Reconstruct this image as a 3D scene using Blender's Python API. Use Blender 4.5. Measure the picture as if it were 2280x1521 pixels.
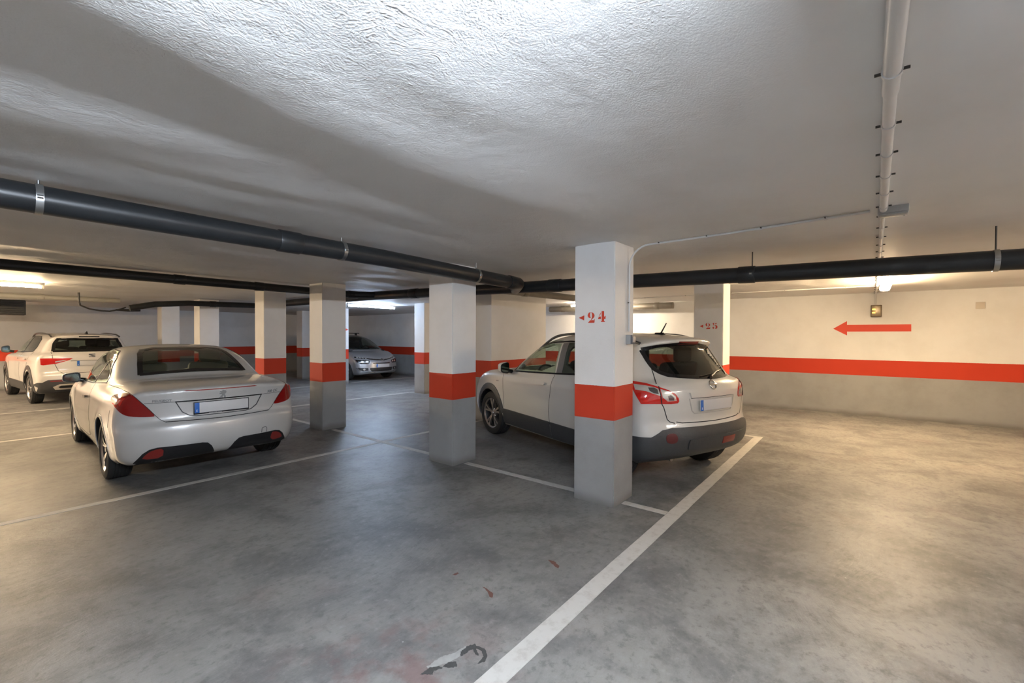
import bpy, bmesh, math, random
import numpy as np
from mathutils import Matrix, Vector
from mathutils.geometry import delaunay_2d_cdt

for o in list(bpy.data.objects):
    bpy.data.objects.remove(o, do_unlink=True)
SC = bpy.context.scene
COL = SC.collection
R = math.radians

# ---------------------------------------------------------------- camera
# world: x runs along the bay lines away to the right, y away to the left, floor z = 0
F_PX, AZ, PITCH, ROLL, CAM_H = 994.4, 38.574, -0.7685, 0.1745, 1.58
_a, _p, _r = R(AZ), R(PITCH), R(ROLL)
FW = np.array([math.cos(_a)*math.cos(_p), math.sin(_a)*math.cos(_p), math.sin(_p)])
UP = np.array([-math.cos(_a)*math.sin(_p), -math.sin(_a)*math.sin(_p), math.cos(_p)])
RT = np.array([math.sin(_a), -math.cos(_a), 0.0])
CAM = np.array([0.0, 0.0, CAM_H])
cd = bpy.data.cameras.new('camera')
cam = bpy.data.objects.new('camera', cd)
COL.objects.link(cam)
cd.sensor_fit = 'HORIZONTAL'
cd.sensor_width = 36.0
cd.lens = F_PX/2280*36
cd.clip_start = 0.02
rc = RT*math.cos(_r)+UP*math.sin(_r)
uc = UP*math.cos(_r)-RT*math.sin(_r)
m = Matrix.Identity(4)
for i in range(3):
    m[i][0], m[i][1], m[i][2], m[i][3] = rc[i], uc[i], -FW[i], CAM[i]
cam.matrix_world = m
SC.camera = cam

# ---------------------------------------------------------------- world, exposure
w = bpy.data.worlds.new('world')
SC.world = w
w.use_nodes = True
w.node_tree.nodes['Background'].inputs[0].default_value = (0.02, 0.02, 0.02, 1)
w.node_tree.nodes['Background'].inputs[1].default_value = 0.3
SC.view_settings.view_transform = 'Standard'
SC.view_settings.look = 'None'
SC.view_settings.gamma = 1.0
SC.view_settings.use_curve_mapping = False
SC.view_settings.exposure = 1.98
# tube colours and strengths (the lamps themselves are built further down)
TUBE = {'warm': ((1.0, 0.73, 0.43), 138.0), 'cool': ((0.76, 0.86, 1.0), 235.0), 'blue': ((0.58, 0.74, 1.0), 112.0),
        'neutral': ((1.0, 0.81, 0.59), 100.0), 'fill_warm': ((1.0, 0.76, 0.50), 720.0), 'fill_soft': ((1.0, 0.90, 0.78), 40.0)}  # last two kinds serve only the added lamps outside the view


def ray(px, py):
    X = (px-1140)/F_PX
    Y = (py-760.5)/F_PX
    X, Y = X*math.cos(_r)+Y*math.sin(_r), -X*math.sin(_r)+Y*math.cos(_r)
    return FW+X*RT-Y*UP


def at_plane(px, py, axis, val):
    d = ray(px, py)
    return CAM+d*((val-CAM[axis])/d[axis])


# ---------------------------------------------------------------- materials
MATS = {}


def mat(name, col, rough=0.5, metal=0.0, coat=0.0, spec=0.5, emit=None, estr=0.0, noise=None):
    if name in MATS:
        return MATS[name]
    mt = bpy.data.materials.new(name)
    mt.use_nodes = True
    nt = mt.node_tree
    b = nt.nodes['Principled BSDF']
    b.inputs['Base Color'].default_value = (*col, 1)
    b.inputs['Roughness'].default_value = rough
    b.inputs['Metallic'].default_value = metal
    b.inputs['Coat Weight'].default_value = coat
    b.inputs['Coat Roughness'].default_value = 0.06
    b.inputs['Specular IOR Level'].default_value = spec
    if emit:
        b.inputs['Emission Color'].default_value = (*emit, 1)
        b.inputs['Emission Strength'].default_value = estr
    if noise:
        scale, amt = noise
        n = nt.nodes.new('ShaderNodeTexNoise')
        n.inputs['Scale'].default_value = scale
        n.inputs['Detail'].default_value = 5
        tc = nt.nodes.new('ShaderNodeTexCoord')
        nt.links.new(tc.outputs['Object'], n.inputs['Vector'])
        mx = nt.nodes.new('ShaderNodeMix')
        mx.data_type = 'RGBA'
        mx.inputs['A'].default_value = (*[c*(1-amt) for c in col], 1)
        mx.inputs['B'].default_value = (*[min(1, c*(1+amt)) for c in col], 1)
        nt.links.new(n.outputs['Fac'], mx.inputs['Factor'])
        nt.links.new(mx.outputs['Result'], b.inputs['Base Color'])
        bp = nt.nodes.new('ShaderNodeBump')
        bp.inputs['Strength'].default_value = 0.12
        bp.inputs['Distance'].default_value = 0.01
        nt.links.new(n.outputs['Fac'], bp.inputs['Height'])
        nt.links.new(bp.outputs['Normal'], b.inputs['Normal'])
    MATS[name] = mt
    return mt


def glass_mat(name, tint, dark, rough=0.02):
    """thin pane: part tinted see-through, part clear reflection"""
    if name in MATS:
        return MATS[name]
    mt = bpy.data.materials.new(name)
    mt.use_nodes = True
    nt = mt.node_tree
    nt.nodes.clear()
    out = nt.nodes.new('ShaderNodeOutputMaterial')
    tr = nt.nodes.new('ShaderNodeBsdfTransparent')
    tr.inputs[0].default_value = (*[c*dark for c in tint], 1)
    gl = nt.nodes.new('ShaderNodeBsdfGlossy')
    gl.inputs['Roughness'].default_value = rough
    gl.inputs['Color'].default_value = (1, 1, 1, 1)
    fr = nt.nodes.new('ShaderNodeFresnel')
    geo = nt.nodes.new('ShaderNodeNewGeometry')      # same reflectance from both faces of the thin pane
    mr = nt.nodes.new('ShaderNodeMapRange')
    mr.inputs['To Min'].default_value = 1.5
    mr.inputs['To Max'].default_value = 1/1.5
    nt.links.new(geo.outputs['Backfacing'], mr.inputs['Value'])
    nt.links.new(mr.outputs[0], fr.inputs[0])
    mx = nt.nodes.new('ShaderNodeMixShader')
    nt.links.new(fr.outputs[0], mx.inputs[0])
    nt.links.new(tr.outputs[0], mx.inputs[1])
    nt.links.new(gl.outputs[0], mx.inputs[2])
    nt.links.new(mx.outputs[0], out.inputs[0])
    MATS[name] = mt
    return mt


def N(nt, typ, **kw):
    n = nt.nodes.new(typ)
    for k, v in kw.items():
        if k in n.inputs.keys():
            n.inputs[k].default_value = v
        else:
            setattr(n, k, v)
    return n


def mixc(nt, fac, a, b, blend='MIX'):
    mx = nt.nodes.new('ShaderNodeMix')
    mx.data_type = 'RGBA'
    mx.blend_type = blend
    for sock, v in (('Factor', fac), ('A', a), ('B', b)):
        if hasattr(v, 'links'):
            nt.links.new(v, mx.inputs[sock])
        elif sock == 'Factor':
            mx.inputs[sock].default_value = v
        else:
            mx.inputs[sock].default_value = (*v, 1)
    return mx.outputs['Result']


def mathn(nt, op, a, b=None, c=None, clamp=False):
    n = nt.nodes.new('ShaderNodeMath')
    n.operation = op
    n.use_clamp = clamp
    for i, v in enumerate((a, b, c)):
        if v is None:
            continue
        if hasattr(v, 'links'):
            nt.links.new(v, n.inputs[i])
        else:
            n.inputs[i].default_value = v
    return n.outputs[0]


def ramp(nt, x, lo, hi):
    n = nt.nodes.new('ShaderNodeMapRange')
    n.interpolation_type = 'SMOOTHSTEP'
    nt.links.new(x, n.inputs['Value'])
    n.inputs['From Min'].default_value = lo
    n.inputs['From Max'].default_value = hi
    return n.outputs[0]


# ---------------------------------------------------------------- object helpers
def link(name, me, mt, parent=None):
    o = bpy.data.objects.new(name, me)
    COL.objects.link(o)
    if mt is not None:
        me.materials.append(mt)
    if parent is not None:
        o.parent = parent
    return o


def tag(o, label, cat, group=None):
    o['label'] = label
    o['category'] = cat
    if group:
        o['group'] = group
    return o


def struct(o):
    o['kind'] = 'structure'
    return o


def empty(name, loc, rz=0.0, parent=None):
    o = bpy.data.objects.new(name, None)
    COL.objects.link(o)
    o.empty_display_size = 0.1
    o.location = loc
    o.rotation_euler = (0, 0, rz)
    if parent is not None:
        o.parent = parent
    return o


def mesh(name, V, Fc, mt, parent=None, smooth=False, sharp=None):
    me = bpy.data.meshes.new(name)
    me.from_pydata([tuple(map(float, v)) for v in V], [], [tuple(map(int, f)) for f in Fc])
    if smooth:
        me.polygons.foreach_set('use_smooth', [True]*len(me.polygons))
        if sharp:
            me.set_sharp_from_angle(angle=R(sharp))
    me.update()
    return link(name, me, mt, parent)


def bm_obj(name, bm, mt, parent=None, smooth=False, sharp=35):
    me = bpy.data.meshes.new(name)
    bmesh.ops.recalc_face_normals(bm, faces=bm.faces)
    bm.to_mesh(me)
    bm.free()
    if smooth:
        me.polygons.foreach_set('use_smooth', [True]*len(me.polygons))
        me.set_sharp_from_angle(angle=R(sharp))
    return link(name, me, mt, parent)


def add_box(bm, lo, hi, bev=0.0, seg=2):
    r = bmesh.ops.create_cube(bm, size=1.0)
    vs = r['verts']
    for v in vs:
        for i in range(3):
            v.co[i] = lo[i] if v.co[i] < 0 else hi[i]
    if bev:
        es = list({e for v in vs for e in v.link_edges})
        bmesh.ops.bevel(bm, geom=es, offset=bev, segments=seg, affect='EDGES', profile=0.5)


def box(name, lo, hi, mt, parent=None, bev=0.0, seg=2):
    bm = bmesh.new()
    add_box(bm, lo, hi, bev, seg)
    return bm_obj(name, bm, mt, parent, smooth=bool(bev))


def tube_geo(bm, pts, rad, seg=16, cap=True):
    """swept tube through pts; rad may be a list"""
    pts = [Vector(p) for p in pts]
    n = len(pts)
    rads = rad if isinstance(rad, (list, tuple)) else [rad]*n
    rings = []
    T0 = (pts[1]-pts[0]).normalized()
    up = Vector((0, 0, 1)) if abs(T0.z) < 0.9 else Vector((1, 0, 0))
    A = T0.cross(up).normalized()
    for i, p in enumerate(pts):
        T = ((pts[min(i+1, n-1)]-p).normalized()+(p-pts[max(i-1, 0)]).normalized())
        T = T.normalized() if T.length > 1e-6 else T0
        A = (A-T*A.dot(T)).normalized()
        B = T.cross(A)
        rings.append([bm.verts.new(p+(A*math.cos(2*math.pi*k/seg)+B*math.sin(2*math.pi*k/seg))*rads[i]) for k in range(seg)])
    for a, b in zip(rings[:-1], rings[1:]):
        for k in range(seg):
            bm.faces.new((a[k], a[(k+1) % seg], b[(k+1) % seg], b[k]))
    if cap:
        bm.faces.new(rings[0][::-1])
        bm.faces.new(rings[-1])


def tube(name, pts, rad, mt, parent=None, seg=16, cap=True, sharp=50):
    bm = bmesh.new()
    tube_geo(bm, pts, rad, seg, cap)
    return bm_obj(name, bm, mt, parent, smooth=True, sharp=sharp)


def arc(c, r, a0, a1, u, v, n=8):
    c, u, v = Vector(c), Vector(u), Vector(v)
    return [c+(u*math.cos(a0+(a1-a0)*i/n)+v*math.sin(a0+(a1-a0)*i/n))*r for i in range(n+1)]


def lathe(name, prof, mt, parent=None, axis='x', seg=48, closed=False, sharp=35, center=(0, 0, 0)):
    """revolve (axial, radius) profile about an axis"""
    V, Fc = [], []
    n = len(prof)
    for k in range(seg):
        a = 2*math.pi*k/seg
        for (t, r) in prof:
            c, s = math.cos(a)*r, math.sin(a)*r
            V.append({'x': (t, c, s), 'y': (c, t, s), 'z': (c, s, t)}[axis])
    for k in range(seg):
        k2 = (k+1) % seg
        for i in range(n if closed else n-1):
            j = (i+1) % n
            Fc.append((k*n+i, k*n+j, k2*n+j, k2*n+i))
    V = [tuple(v[i]+center[i] for i in range(3)) for v in V]
    o = mesh(name, V, Fc, mt, parent)
    bm = bmesh.new()
    bm.from_mesh(o.data)
    bmesh.ops.remove_doubles(bm, verts=bm.verts, dist=1e-5)
    bmesh.ops.recalc_face_normals(bm, faces=bm.faces)
    bm.to_mesh(o.data)
    bm.free()
    o.data.polygons.foreach_set('use_smooth', [True]*len(o.data.polygons))
    o.data.set_sharp_from_angle(angle=R(sharp))
    return o


def flat_polys(name, polys, mt, parent=None, thick=0.0015, normal=(0, 0, 1)):
    """flat painted shapes: list of 3D outlines, each a thin raised slab along normal"""
    V, Fc = [], []
    nrm = np.array(normal, float)
    for P in polys:
        P = np.array(P, float)
        # 2D basis
        u = np.cross(nrm, [0, 0, 1.0])
        if np.linalg.norm(u) < 0.1:
            u = np.array([1.0, 0, 0])
        u /= np.linalg.norm(u)
        v = np.cross(nrm, u)
        o = P[0]
        p2 = [Vector(((q-o)@u, (q-o)@v)) for q in P]
        n = len(p2)
        vv, ee, ff, _, _, _ = delaunay_2d_cdt(p2, [(i, (i+1) % n) for i in range(n)], [], 1, 1e-6)
        b = len(V)
        k = len(vv)
        for lift in (thick, 0.0):
            for q in vv:
                V.append(o+u*q.x+v*q.y+nrm*lift)
        for f in ff:
            Fc.append([b+i for i in f])
        cnt = {}
        for f in ff:
            for i in range(len(f)):
                e = (f[i], f[(i+1) % len(f)])
                cnt[e] = 1
        for (i, j) in cnt:
            if (j, i) not in cnt:
                Fc.append((b+j, b+i, b+k+i, b+k+j))
    o = mesh(name, V, Fc, mt, parent)
    bm = bmesh.new()
    bm.from_mesh(o.data)
    bmesh.ops.recalc_face_normals(bm, faces=bm.faces)
    bm.to_mesh(o.data)
    bm.free()
    return o


def smooth_closed(pts, it=2):
    p = np.array(pts, float)
    for _ in range(it):
        q = np.roll(p, -1, axis=0)
        p = np.stack([0.75*p+0.25*q, 0.25*p+0.75*q], 1).reshape(-1, p.shape[1])
    return p
# ================================================================ surface materials
CEIL, ST0, ST1 = 2.445, 0.80, 1.113


def wall_material():
    mt = bpy.data.materials.new('painted_wall')
    mt.use_nodes = True
    nt = mt.node_tree
    b = nt.nodes['Principled BSDF']
    geo = N(nt, 'ShaderNodeNewGeometry')
    sep = N(nt, 'ShaderNodeSeparateXYZ')
    nt.links.new(geo.outputs['Position'], sep.inputs[0])
    nz = N(nt, 'ShaderNodeTexNoise', Scale=60.0, Detail=2.0)
    nt.links.new(geo.outputs['Position'], nz.inputs['Vector'])
    z = mathn(nt, 'ADD', sep.outputs['Z'], mathn(nt, 'MULTIPLY', mathn(nt, 'SUBTRACT', nz.outputs['Fac'], 0.5), 0.004))
    above0 = mathn(nt, 'GREATER_THAN', z, ST0)
    above1 = mathn(nt, 'GREATER_THAN', z, ST1)
    dirt = N(nt, 'ShaderNodeTexNoise', Scale=2.2, Detail=6.0, Roughness=0.6)
    nt.links.new(geo.outputs['Position'], dirt.inputs['Vector'])
    d = ramp(nt, dirt.outputs['Fac'], 0.35, 0.75)
    grey = mixc(nt, d, (0.32, 0.32, 0.315), (0.27, 0.266, 0.258))
    # scuffed foot of the walls, darker with an uneven edge
    foot = mathn(nt, 'ADD', sep.outputs['Z'], mathn(nt, 'MULTIPLY', mathn(nt, 'SUBTRACT', dirt.outputs['Fac'], 0.5), 0.16))
    grey = mixc(nt, ramp(nt, foot, 0.11, 0.0), grey, (0.20, 0.19, 0.18))
    white = mixc(nt, d, (0.74, 0.735, 0.72), (0.69, 0.68, 0.66))
    c = mixc(nt, above0, grey, (0.50, 0.040, 0.014))
    c = mixc(nt, above1, c, white)
    nt.links.new(c, b.inputs['Base Color'])
    b.inputs['Roughness'].default_value = 0.62
    b.inputs['Specular IOR Level'].default_value = 0.3
    fine = N(nt, 'ShaderNodeTexNoise', Scale=90.0, Detail=3.0)
    nt.links.new(geo.outputs['Position'], fine.inputs['Vector'])
    bp = N(nt, 'ShaderNodeBump', Strength=0.12, Distance=0.01)
    nt.links.new(fine.outputs['Fac'], bp.inputs['Height'])
    nt.links.new(bp.outputs['Normal'], b.inputs['Normal'])
    return mt


def ceiling_material():
    mt = bpy.data.materials.new('stucco_ceiling')
    mt.use_nodes = True
    nt = mt.node_tree
    b = nt.nodes['Principled BSDF']
    geo = N(nt, 'ShaderNodeNewGeometry')
    sep = N(nt, 'ShaderNodeSeparateXYZ')
    nt.links.new(geo.outputs['Position'], sep.inputs[0])
    stain = N(nt, 'ShaderNodeTexNoise', Scale=0.9, Detail=5.0)
    nt.links.new(geo.outputs['Position'], stain.inputs['Vector'])
    c = mixc(nt, ramp(nt, stain.outputs['Fac'], 0.4, 0.72), (0.76, 0.755, 0.74), (0.68, 0.665, 0.64))
    nt.links.new(c, b.inputs['Base Color'])
    b.inputs['Roughness'].default_value = 0.55
    b.inputs['Specular IOR Level'].default_value = 0.35
    # combed stucco: brushed ridges warped by noise + grit; smooth coat on the aisle side (y < 0)
    warp = N(nt, 'ShaderNodeTexNoise', Scale=1.6, Detail=3.0)
    nt.links.new(geo.outputs['Position'], warp.inputs['Vector'])
    vadd = N(nt, 'ShaderNodeVectorMath', operation='MULTIPLY_ADD')
    nt.links.new(warp.outputs['Color'], vadd.inputs[0])
    vadd.inputs[1].default_value = (0.9, 0.9, 0.0)
    nt.links.new(geo.outputs['Position'], vadd.inputs[2])
    mp = N(nt, 'ShaderNodeMapping')
    mp.inputs['Rotation'].default_value = (0, 0, R(28))
    mp.inputs['Scale'].default_value = (55, 150, 1)
    nt.links.new(vadd.outputs[0], mp.inputs['Vector'])
    ridge = N(nt, 'ShaderNodeTexNoise', Scale=1.0, Detail=3.0, Roughness=0.55)
    nt.links.new(mp.outputs[0], ridge.inputs['Vector'])
    grit = N(nt, 'ShaderNodeTexNoise', Scale=120.0, Detail=3.0)
    nt.links.new(geo.outputs['Position'], grit.inputs['Vector'])
    blob = N(nt, 'ShaderNodeTexVoronoi', Scale=62.0)
    nt.links.new(vadd.outputs[0], blob.inputs['Vector'])
    bl = ramp(nt, blob.outputs['Distance'], 0.32, 0.05)
    patch = N(nt, 'ShaderNodeTexNoise', Scale=2.6, Detail=2.0)
    nt.links.new(geo.outputs['Position'], patch.inputs['Vector'])
    bl = mathn(nt, 'MULTIPLY', bl, ramp(nt, patch.outputs['Fac'], 0.52, 0.66))
    h = mathn(nt, 'ADD', mathn(nt, 'MULTIPLY', ridge.outputs['Fac'], 0.42), mathn(nt, 'MULTIPLY', grit.outputs['Fac'], 0.75))
    h = mathn(nt, 'ADD', h, mathn(nt, 'MULTIPLY', bl, 0.6))
    lump = N(nt, 'ShaderNodeTexNoise', Scale=11.0, Detail=3.0, Roughness=0.45, Distortion=0.5)
    nt.links.new(geo.outputs['Position'], lump.inputs['Vector'])
    h = mathn(nt, 'ADD', h, mathn(nt, 'MULTIPLY', lump.outputs['Fac'], 1.5))
    side = ramp(nt, sep.outputs['Y'], -0.06, 0.9)
    h = mathn(nt, 'MULTIPLY', h, mathn(nt, 'ADD', mathn(nt, 'MULTIPLY', side, 0.94), 0.06))
    bp = N(nt, 'ShaderNodeBump', Strength=0.55, Distance=0.0055)
    nt.links.new(h, bp.inputs['Height'])
    nt.links.new(bp.outputs['Normal'], b.inputs['Normal'])
    return mt


def floor_material():
    mt = bpy.data.materials.new('polished_concrete')
    mt.use_nodes = True
    nt = mt.node_tree
    b = nt.nodes['Principled BSDF']
    geo = N(nt, 'ShaderNodeNewGeometry')
    P = geo.outputs['Position']

    def noise(scale, detail=5.0, rough=0.55, vec=P, dist=0.0):
        n = N(nt, 'ShaderNodeTexNoise', Scale=scale, Detail=detail, Roughness=rough, Distortion=dist)
        nt.links.new(vec, n.inputs['Vector'])
        return n.outputs['Fac']
    big = noise(0.55, 6.0, 0.6)
    mid = noise(2.4, 7.0, 0.62, dist=0.6)
    c = mixc(nt, ramp(nt, big, 0.32, 0.70), (0.160, 0.157, 0.150), (0.270, 0.262, 0.245))
    c = mixc(nt, mathn(nt, 'MULTIPLY', ramp(nt, mid, 0.44, 0.68), 0.6), c, (0.080, 0.080, 0.079))
    # trowel streaks
    warp = N(nt, 'ShaderNodeTexNoise', Scale=0.5, Detail=2.0)
    nt.links.new(P, warp.inputs['Vector'])
    va = N(nt, 'ShaderNodeVectorMath', operation='MULTIPLY_ADD')
    nt.links.new(warp.outputs['Color'], va.inputs[0])
    va.inputs[1].default_value = (1.3, 1.3, 0)
    nt.links.new(P, va.inputs[2])
    mp = N(nt, 'ShaderNodeMapping')
    mp.inputs['Rotation'].default_value = (0, 0, R(-35))
    mp.inputs['Scale'].default_value = (9, 34, 1)
    nt.links.new(va.outputs[0], mp.inputs['Vector'])
    streak = noise(1.0, 5.0, 0.6, mp.outputs[0])
    c = mixc(nt, mathn(nt, 'MULTIPLY', ramp(nt, streak, 0.50, 0.78), 0.28), c, (0.095, 0.094, 0.092))
    c = mixc(nt, mathn(nt, 'MULTIPLY', ramp(nt, streak, 0.46, 0.24), 0.12), c, (0.28, 0.275, 0.265))
    blot = noise(1.5, 9.0, 0.72, dist=0.3)
    c = mixc(nt, mathn(nt, 'MULTIPLY', ramp(nt, blot, 0.48, 0.66), 0.68), c, (0.070, 0.070, 0.069))
    fine = noise(16.0, 7.0, 0.7)
    c = mixc(nt, mathn(nt, 'MULTIPLY', ramp(nt, fine, 0.50, 0.68), 0.60), c, (0.070, 0.069, 0.067))
    c = mixc(nt, mathn(nt, 'MULTIPLY', ramp(nt, fine, 0.46, 0.30), 0.42), c, (0.30, 0.293, 0.28))
    # rusty red tint and spots
    red = noise(1.15, 4.0, 0.5, dist=0.4)
    c = mixc(nt, mathn(nt, 'MULTIPLY', ramp(nt, red, 0.60, 0.78), 0.35), c, (0.19, 0.125, 0.108))
    # old red spill beside the bay line
    dst = N(nt, 'ShaderNodeVectorMath', operation='DISTANCE')
    nt.links.new(P, dst.inputs[0])
    dst.inputs[1].default_value = (1.12, 1.62, 0.0)
    spill = mathn(nt, 'MULTIPLY', ramp(nt, dst.outputs['Value'], 0.85, 0.25), ramp(nt, noise(4.2, 6.0, 0.6), 0.46, 0.62))
    c = mixc(nt, mathn(nt, 'MULTIPLY', spill, 0.6), c, (0.15, 0.070, 0.062))
    spot = N(nt, 'ShaderNodeTexVoronoi', Scale=3.1)
    nt.links.new(va.outputs[0], spot.inputs['Vector'])
    sp = mathn(nt, 'MULTIPLY', ramp(nt, spot.outputs['Distance'], 0.075, 0.045), ramp(nt, noise(1.7), 0.53, 0.6))
    c = mixc(nt, mathn(nt, 'MULTIPLY', sp, 0.7), c, (0.075, 0.07, 0.066))
    speck = N(nt, 'ShaderNodeTexVoronoi', Scale=9.0)
    nt.links.new(P, speck.inputs['Vector'])
    sk = mathn(nt, 'MULTIPLY', ramp(nt, speck.outputs['Distance'], 0.05, 0.03), ramp(nt, noise(2.3), 0.60, 0.66))
    c = mixc(nt, sk, c, (0.45, 0.44, 0.43))
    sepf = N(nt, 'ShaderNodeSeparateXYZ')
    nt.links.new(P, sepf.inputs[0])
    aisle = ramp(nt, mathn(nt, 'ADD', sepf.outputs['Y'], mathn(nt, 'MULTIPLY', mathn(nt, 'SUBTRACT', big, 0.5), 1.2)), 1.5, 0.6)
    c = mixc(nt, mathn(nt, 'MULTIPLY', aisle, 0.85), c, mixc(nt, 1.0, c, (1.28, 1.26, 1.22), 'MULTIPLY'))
    grain = noise(140.0, 2.0)
    c = mixc(nt, 0.10, c, mixc(nt, grain, (0.10, 0.10, 0.10), (0.32, 0.32, 0.31)))
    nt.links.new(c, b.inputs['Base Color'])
    r = mathn(nt, 'ADD', mathn(nt, 'MULTIPLY', streak, 0.16), mathn(nt, 'MULTIPLY', mid, 0.14))
    nt.links.new(mathn(nt, 'ADD', r, 0.30), b.inputs['Roughness'])
    b.inputs['Specular IOR Level'].default_value = 0.42
    hh = mathn(nt, 'ADD', mathn(nt, 'MULTIPLY', streak, 0.55), mathn(nt, 'MULTIPLY', grain, 0.12))
    hh = mathn(nt, 'ADD', hh, mathn(nt, 'MULTIPLY', fine, 0.35))
    hh = mathn(nt, 'ADD', hh, mathn(nt, 'MULTIPLY', mid, 0.5))
    bp = N(nt, 'ShaderNodeBump', Strength=0.55, Distance=0.008)
    nt.links.new(hh, bp.inputs['Height'])
    nt.links.new(bp.outputs['Normal'], b.inputs['Normal'])
    return mt


def line_material():
    mt = bpy.data.materials.new('worn_line_paint')
    mt.use_nodes = True
    nt = mt.node_tree
    b = nt.nodes['Principled BSDF']
    geo = N(nt, 'ShaderNodeNewGeometry')
    n = N(nt, 'ShaderNodeTexNoise', Scale=14.0, Detail=6.0, Roughness=0.65)
    nt.links.new(geo.outputs['Position'], n.inputs['Vector'])
    c = mixc(nt, ramp(nt, n.outputs['Fac'], 0.45, 0.72), (0.52, 0.505, 0.47), (0.42, 0.40, 0.365))
    nt.links.new(c, b.inputs['Base Color'])
    b.inputs['Roughness'].default_value = 0.55
    return mt


M_WALL = wall_material()
M_CEIL = ceiling_material()
M_FLOOR = floor_material()
M_LINE = line_material()
M_WHITEPL = mat('white_plastic', (0.72, 0.71, 0.69), 0.45)
M_CONDUIT = mat('grey_white_conduit', (0.62, 0.615, 0.60), 0.4)
M_PIPE = mat('dark_grey_pvc', (0.018, 0.020, 0.022), 0.36, spec=0.4, noise=(7.0, 0.35))
M_PIPE2 = mat('grey_brown_pvc', (0.15, 0.135, 0.11), 0.4, noise=(7.0, 0.2))
M_STEEL = mat('zinc_steel', (0.42, 0.43, 0.43), 0.35, 1.0)
M_DARKST = mat('dark_rod_steel', (0.06, 0.055, 0.05), 0.5, 0.6)
M_RED = mat('red_stencil_paint', (0.60, 0.050, 0.020), 0.6)
M_BLACK = mat('black_plastic', (0.012, 0.012, 0.013), 0.45)

# ================================================================ room shell
XW, YL, XB, YR = 11.38, 19.35, -6.5, -3.6      # wall planes


def grid_plane(name, x0, x1, y0, y1, z, step, mt, zf=None, flip=False):
    xs = np.arange(x0, x1+step*0.5, step)
    ys = np.arange(y0, y1+step*0.5, step)
    X, Y = np.meshgrid(xs, ys, indexing='ij')
    Z = np.full_like(X, z) if zf is None else z+zf(X, Y)
    V = np.stack([X, Y, Z], -1).reshape(-1, 3)
    nx, ny = len(xs), len(ys)
    i = np.arange((nx-1)*(ny-1))
    a = (i//(ny-1))*ny+i % (ny-1)
    Fc = np.stack([a, a+ny, a+ny+1, a+1], 1)
    if flip:
        Fc = Fc[:, ::-1]
    me = bpy.data.meshes.new(name)
    me.vertices.add(len(V))
    me.vertices.foreach_set('co', V.astype(np.float32).ravel())
    me.loops.add(Fc.size)
    me.loops.foreach_set('vertex_index', Fc.astype(np.int32).ravel())
    me.polygons.add(len(Fc))
    me.polygons.foreach_set('loop_start', np.arange(0, Fc.size, 4, dtype=np.int32))
    me.polygons.foreach_set('use_smooth', np.ones(len(Fc), dtype=bool))
    me.update(calc_edges=True)
    return link(name, me, mt)


FLOOR = struct(box('floor', (XB-0.2, YR-0.2, -0.12), (XW+0.2, YL+0.2, 0.0), M_FLOOR))


_rng = np.random.RandomState(11)
_waves = []
for _ in range(46):
    ang = _rng.normal(math.pi/2, 0.30)                 # wave vectors mostly along y: ripples run along x
    lam = math.exp(_rng.uniform(math.log(0.35), math.log(1.9)))
    _waves.append((math.cos(ang)*2*math.pi/lam, math.sin(ang)*2*math.pi/lam, _rng.uniform(0, 6.28), 0.00085*lam**0.9))


def ceil_wave(X, Y):
    Z = np.zeros_like(X)
    for kx, ky, ph, am in _waves:
        Z += am*np.sin(kx*X+ky*Y+ph)
    # one long sagging crest across the bays (steep far side), a fainter second one behind it
    for amp, yc, wd in ((0.038, np.interp(X, [-3, 0.2, 0.8, 1.5, 2.3, 6], [1.34, 1.58, 1.73, 1.75, 1.70, 1.70]), np.interp(X, [0, 0.8, 1.5, 2.4, 4], [0.32, 0.36, 0.50, 0.78, 0.9])),
                        (0.014, 2.68+0.05*np.sin(X*2.1), np.full_like(X, 0.28))):
        d_ = Y-yc
        t_ = np.clip(d_/wd, 0, 1)
        Z -= amp*np.where(d_ < 0, np.exp(-(d_/0.34)**2), 1-t_*t_*(3-2*t_))*np.clip((3.5-X)/1.1, 0, 1)
    m = np.clip((Y-0.05)/0.7, 0, 1)
    m = m*m*(3-2*m)
    far = np.clip((14-Y)/8, 0.35, 1)
    return Z*(0.05+0.95*m)*far


CEILING = struct(grid_plane('ceiling', XB, XW, YR, YL, CEIL, 0.05, M_CEIL, ceil_wave, flip=True))


def wall(name, lo, hi):
    return struct(box(name, lo, hi, M_WALL))


wall('wall_front', (XW, YR-0.2, 0), (XW+0.2, YL+0.2, CEIL+0.04))
wall('wall_left', (XB, YL, 0), (XW, YL+0.2, CEIL+0.04))
wall('wall_back', (XB-0.2, YR-0.2, 0), (XB, YL+0.2, CEIL+0.04))
wall('wall_right', (XB, YR-0.2, 0), (XW, YR, CEIL+0.04))
wall('wall_core', (6.14, 5.38, 0), (7.90, 6.45, CEIL+0.02))

# painted bay lines, parts of the floor
LW = 0.085


def line(x0, y0, x1, y1, wd=LW):
    d = np.array([x1-x0, y1-y0])
    d = d/np.linalg.norm(d)
    n = np.array([-d[1], d[0]])*wd/2
    n1 = int(max(2, np.hypot(x1-x0, y1-y0)/0.12))
    rg = np.random.RandomState(int(abs(x0*100+y0*37+x1)) % 9999)
    L, Rr = [], []
    for i in range(n1+1):
        p = np.array([x0, y0])+(np.array([x1, y1])-[x0, y0])*i/n1
        j = 1+rg.uniform(-0.025, 0.025)
        L.append((*(p+n*j), 0.0))
        Rr.append((*(p-n*(2-j)), 0.0))
    flat_polys('parking_line', [L+Rr[::-1]], M_LINE, FLOOR, 0.002)


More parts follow.
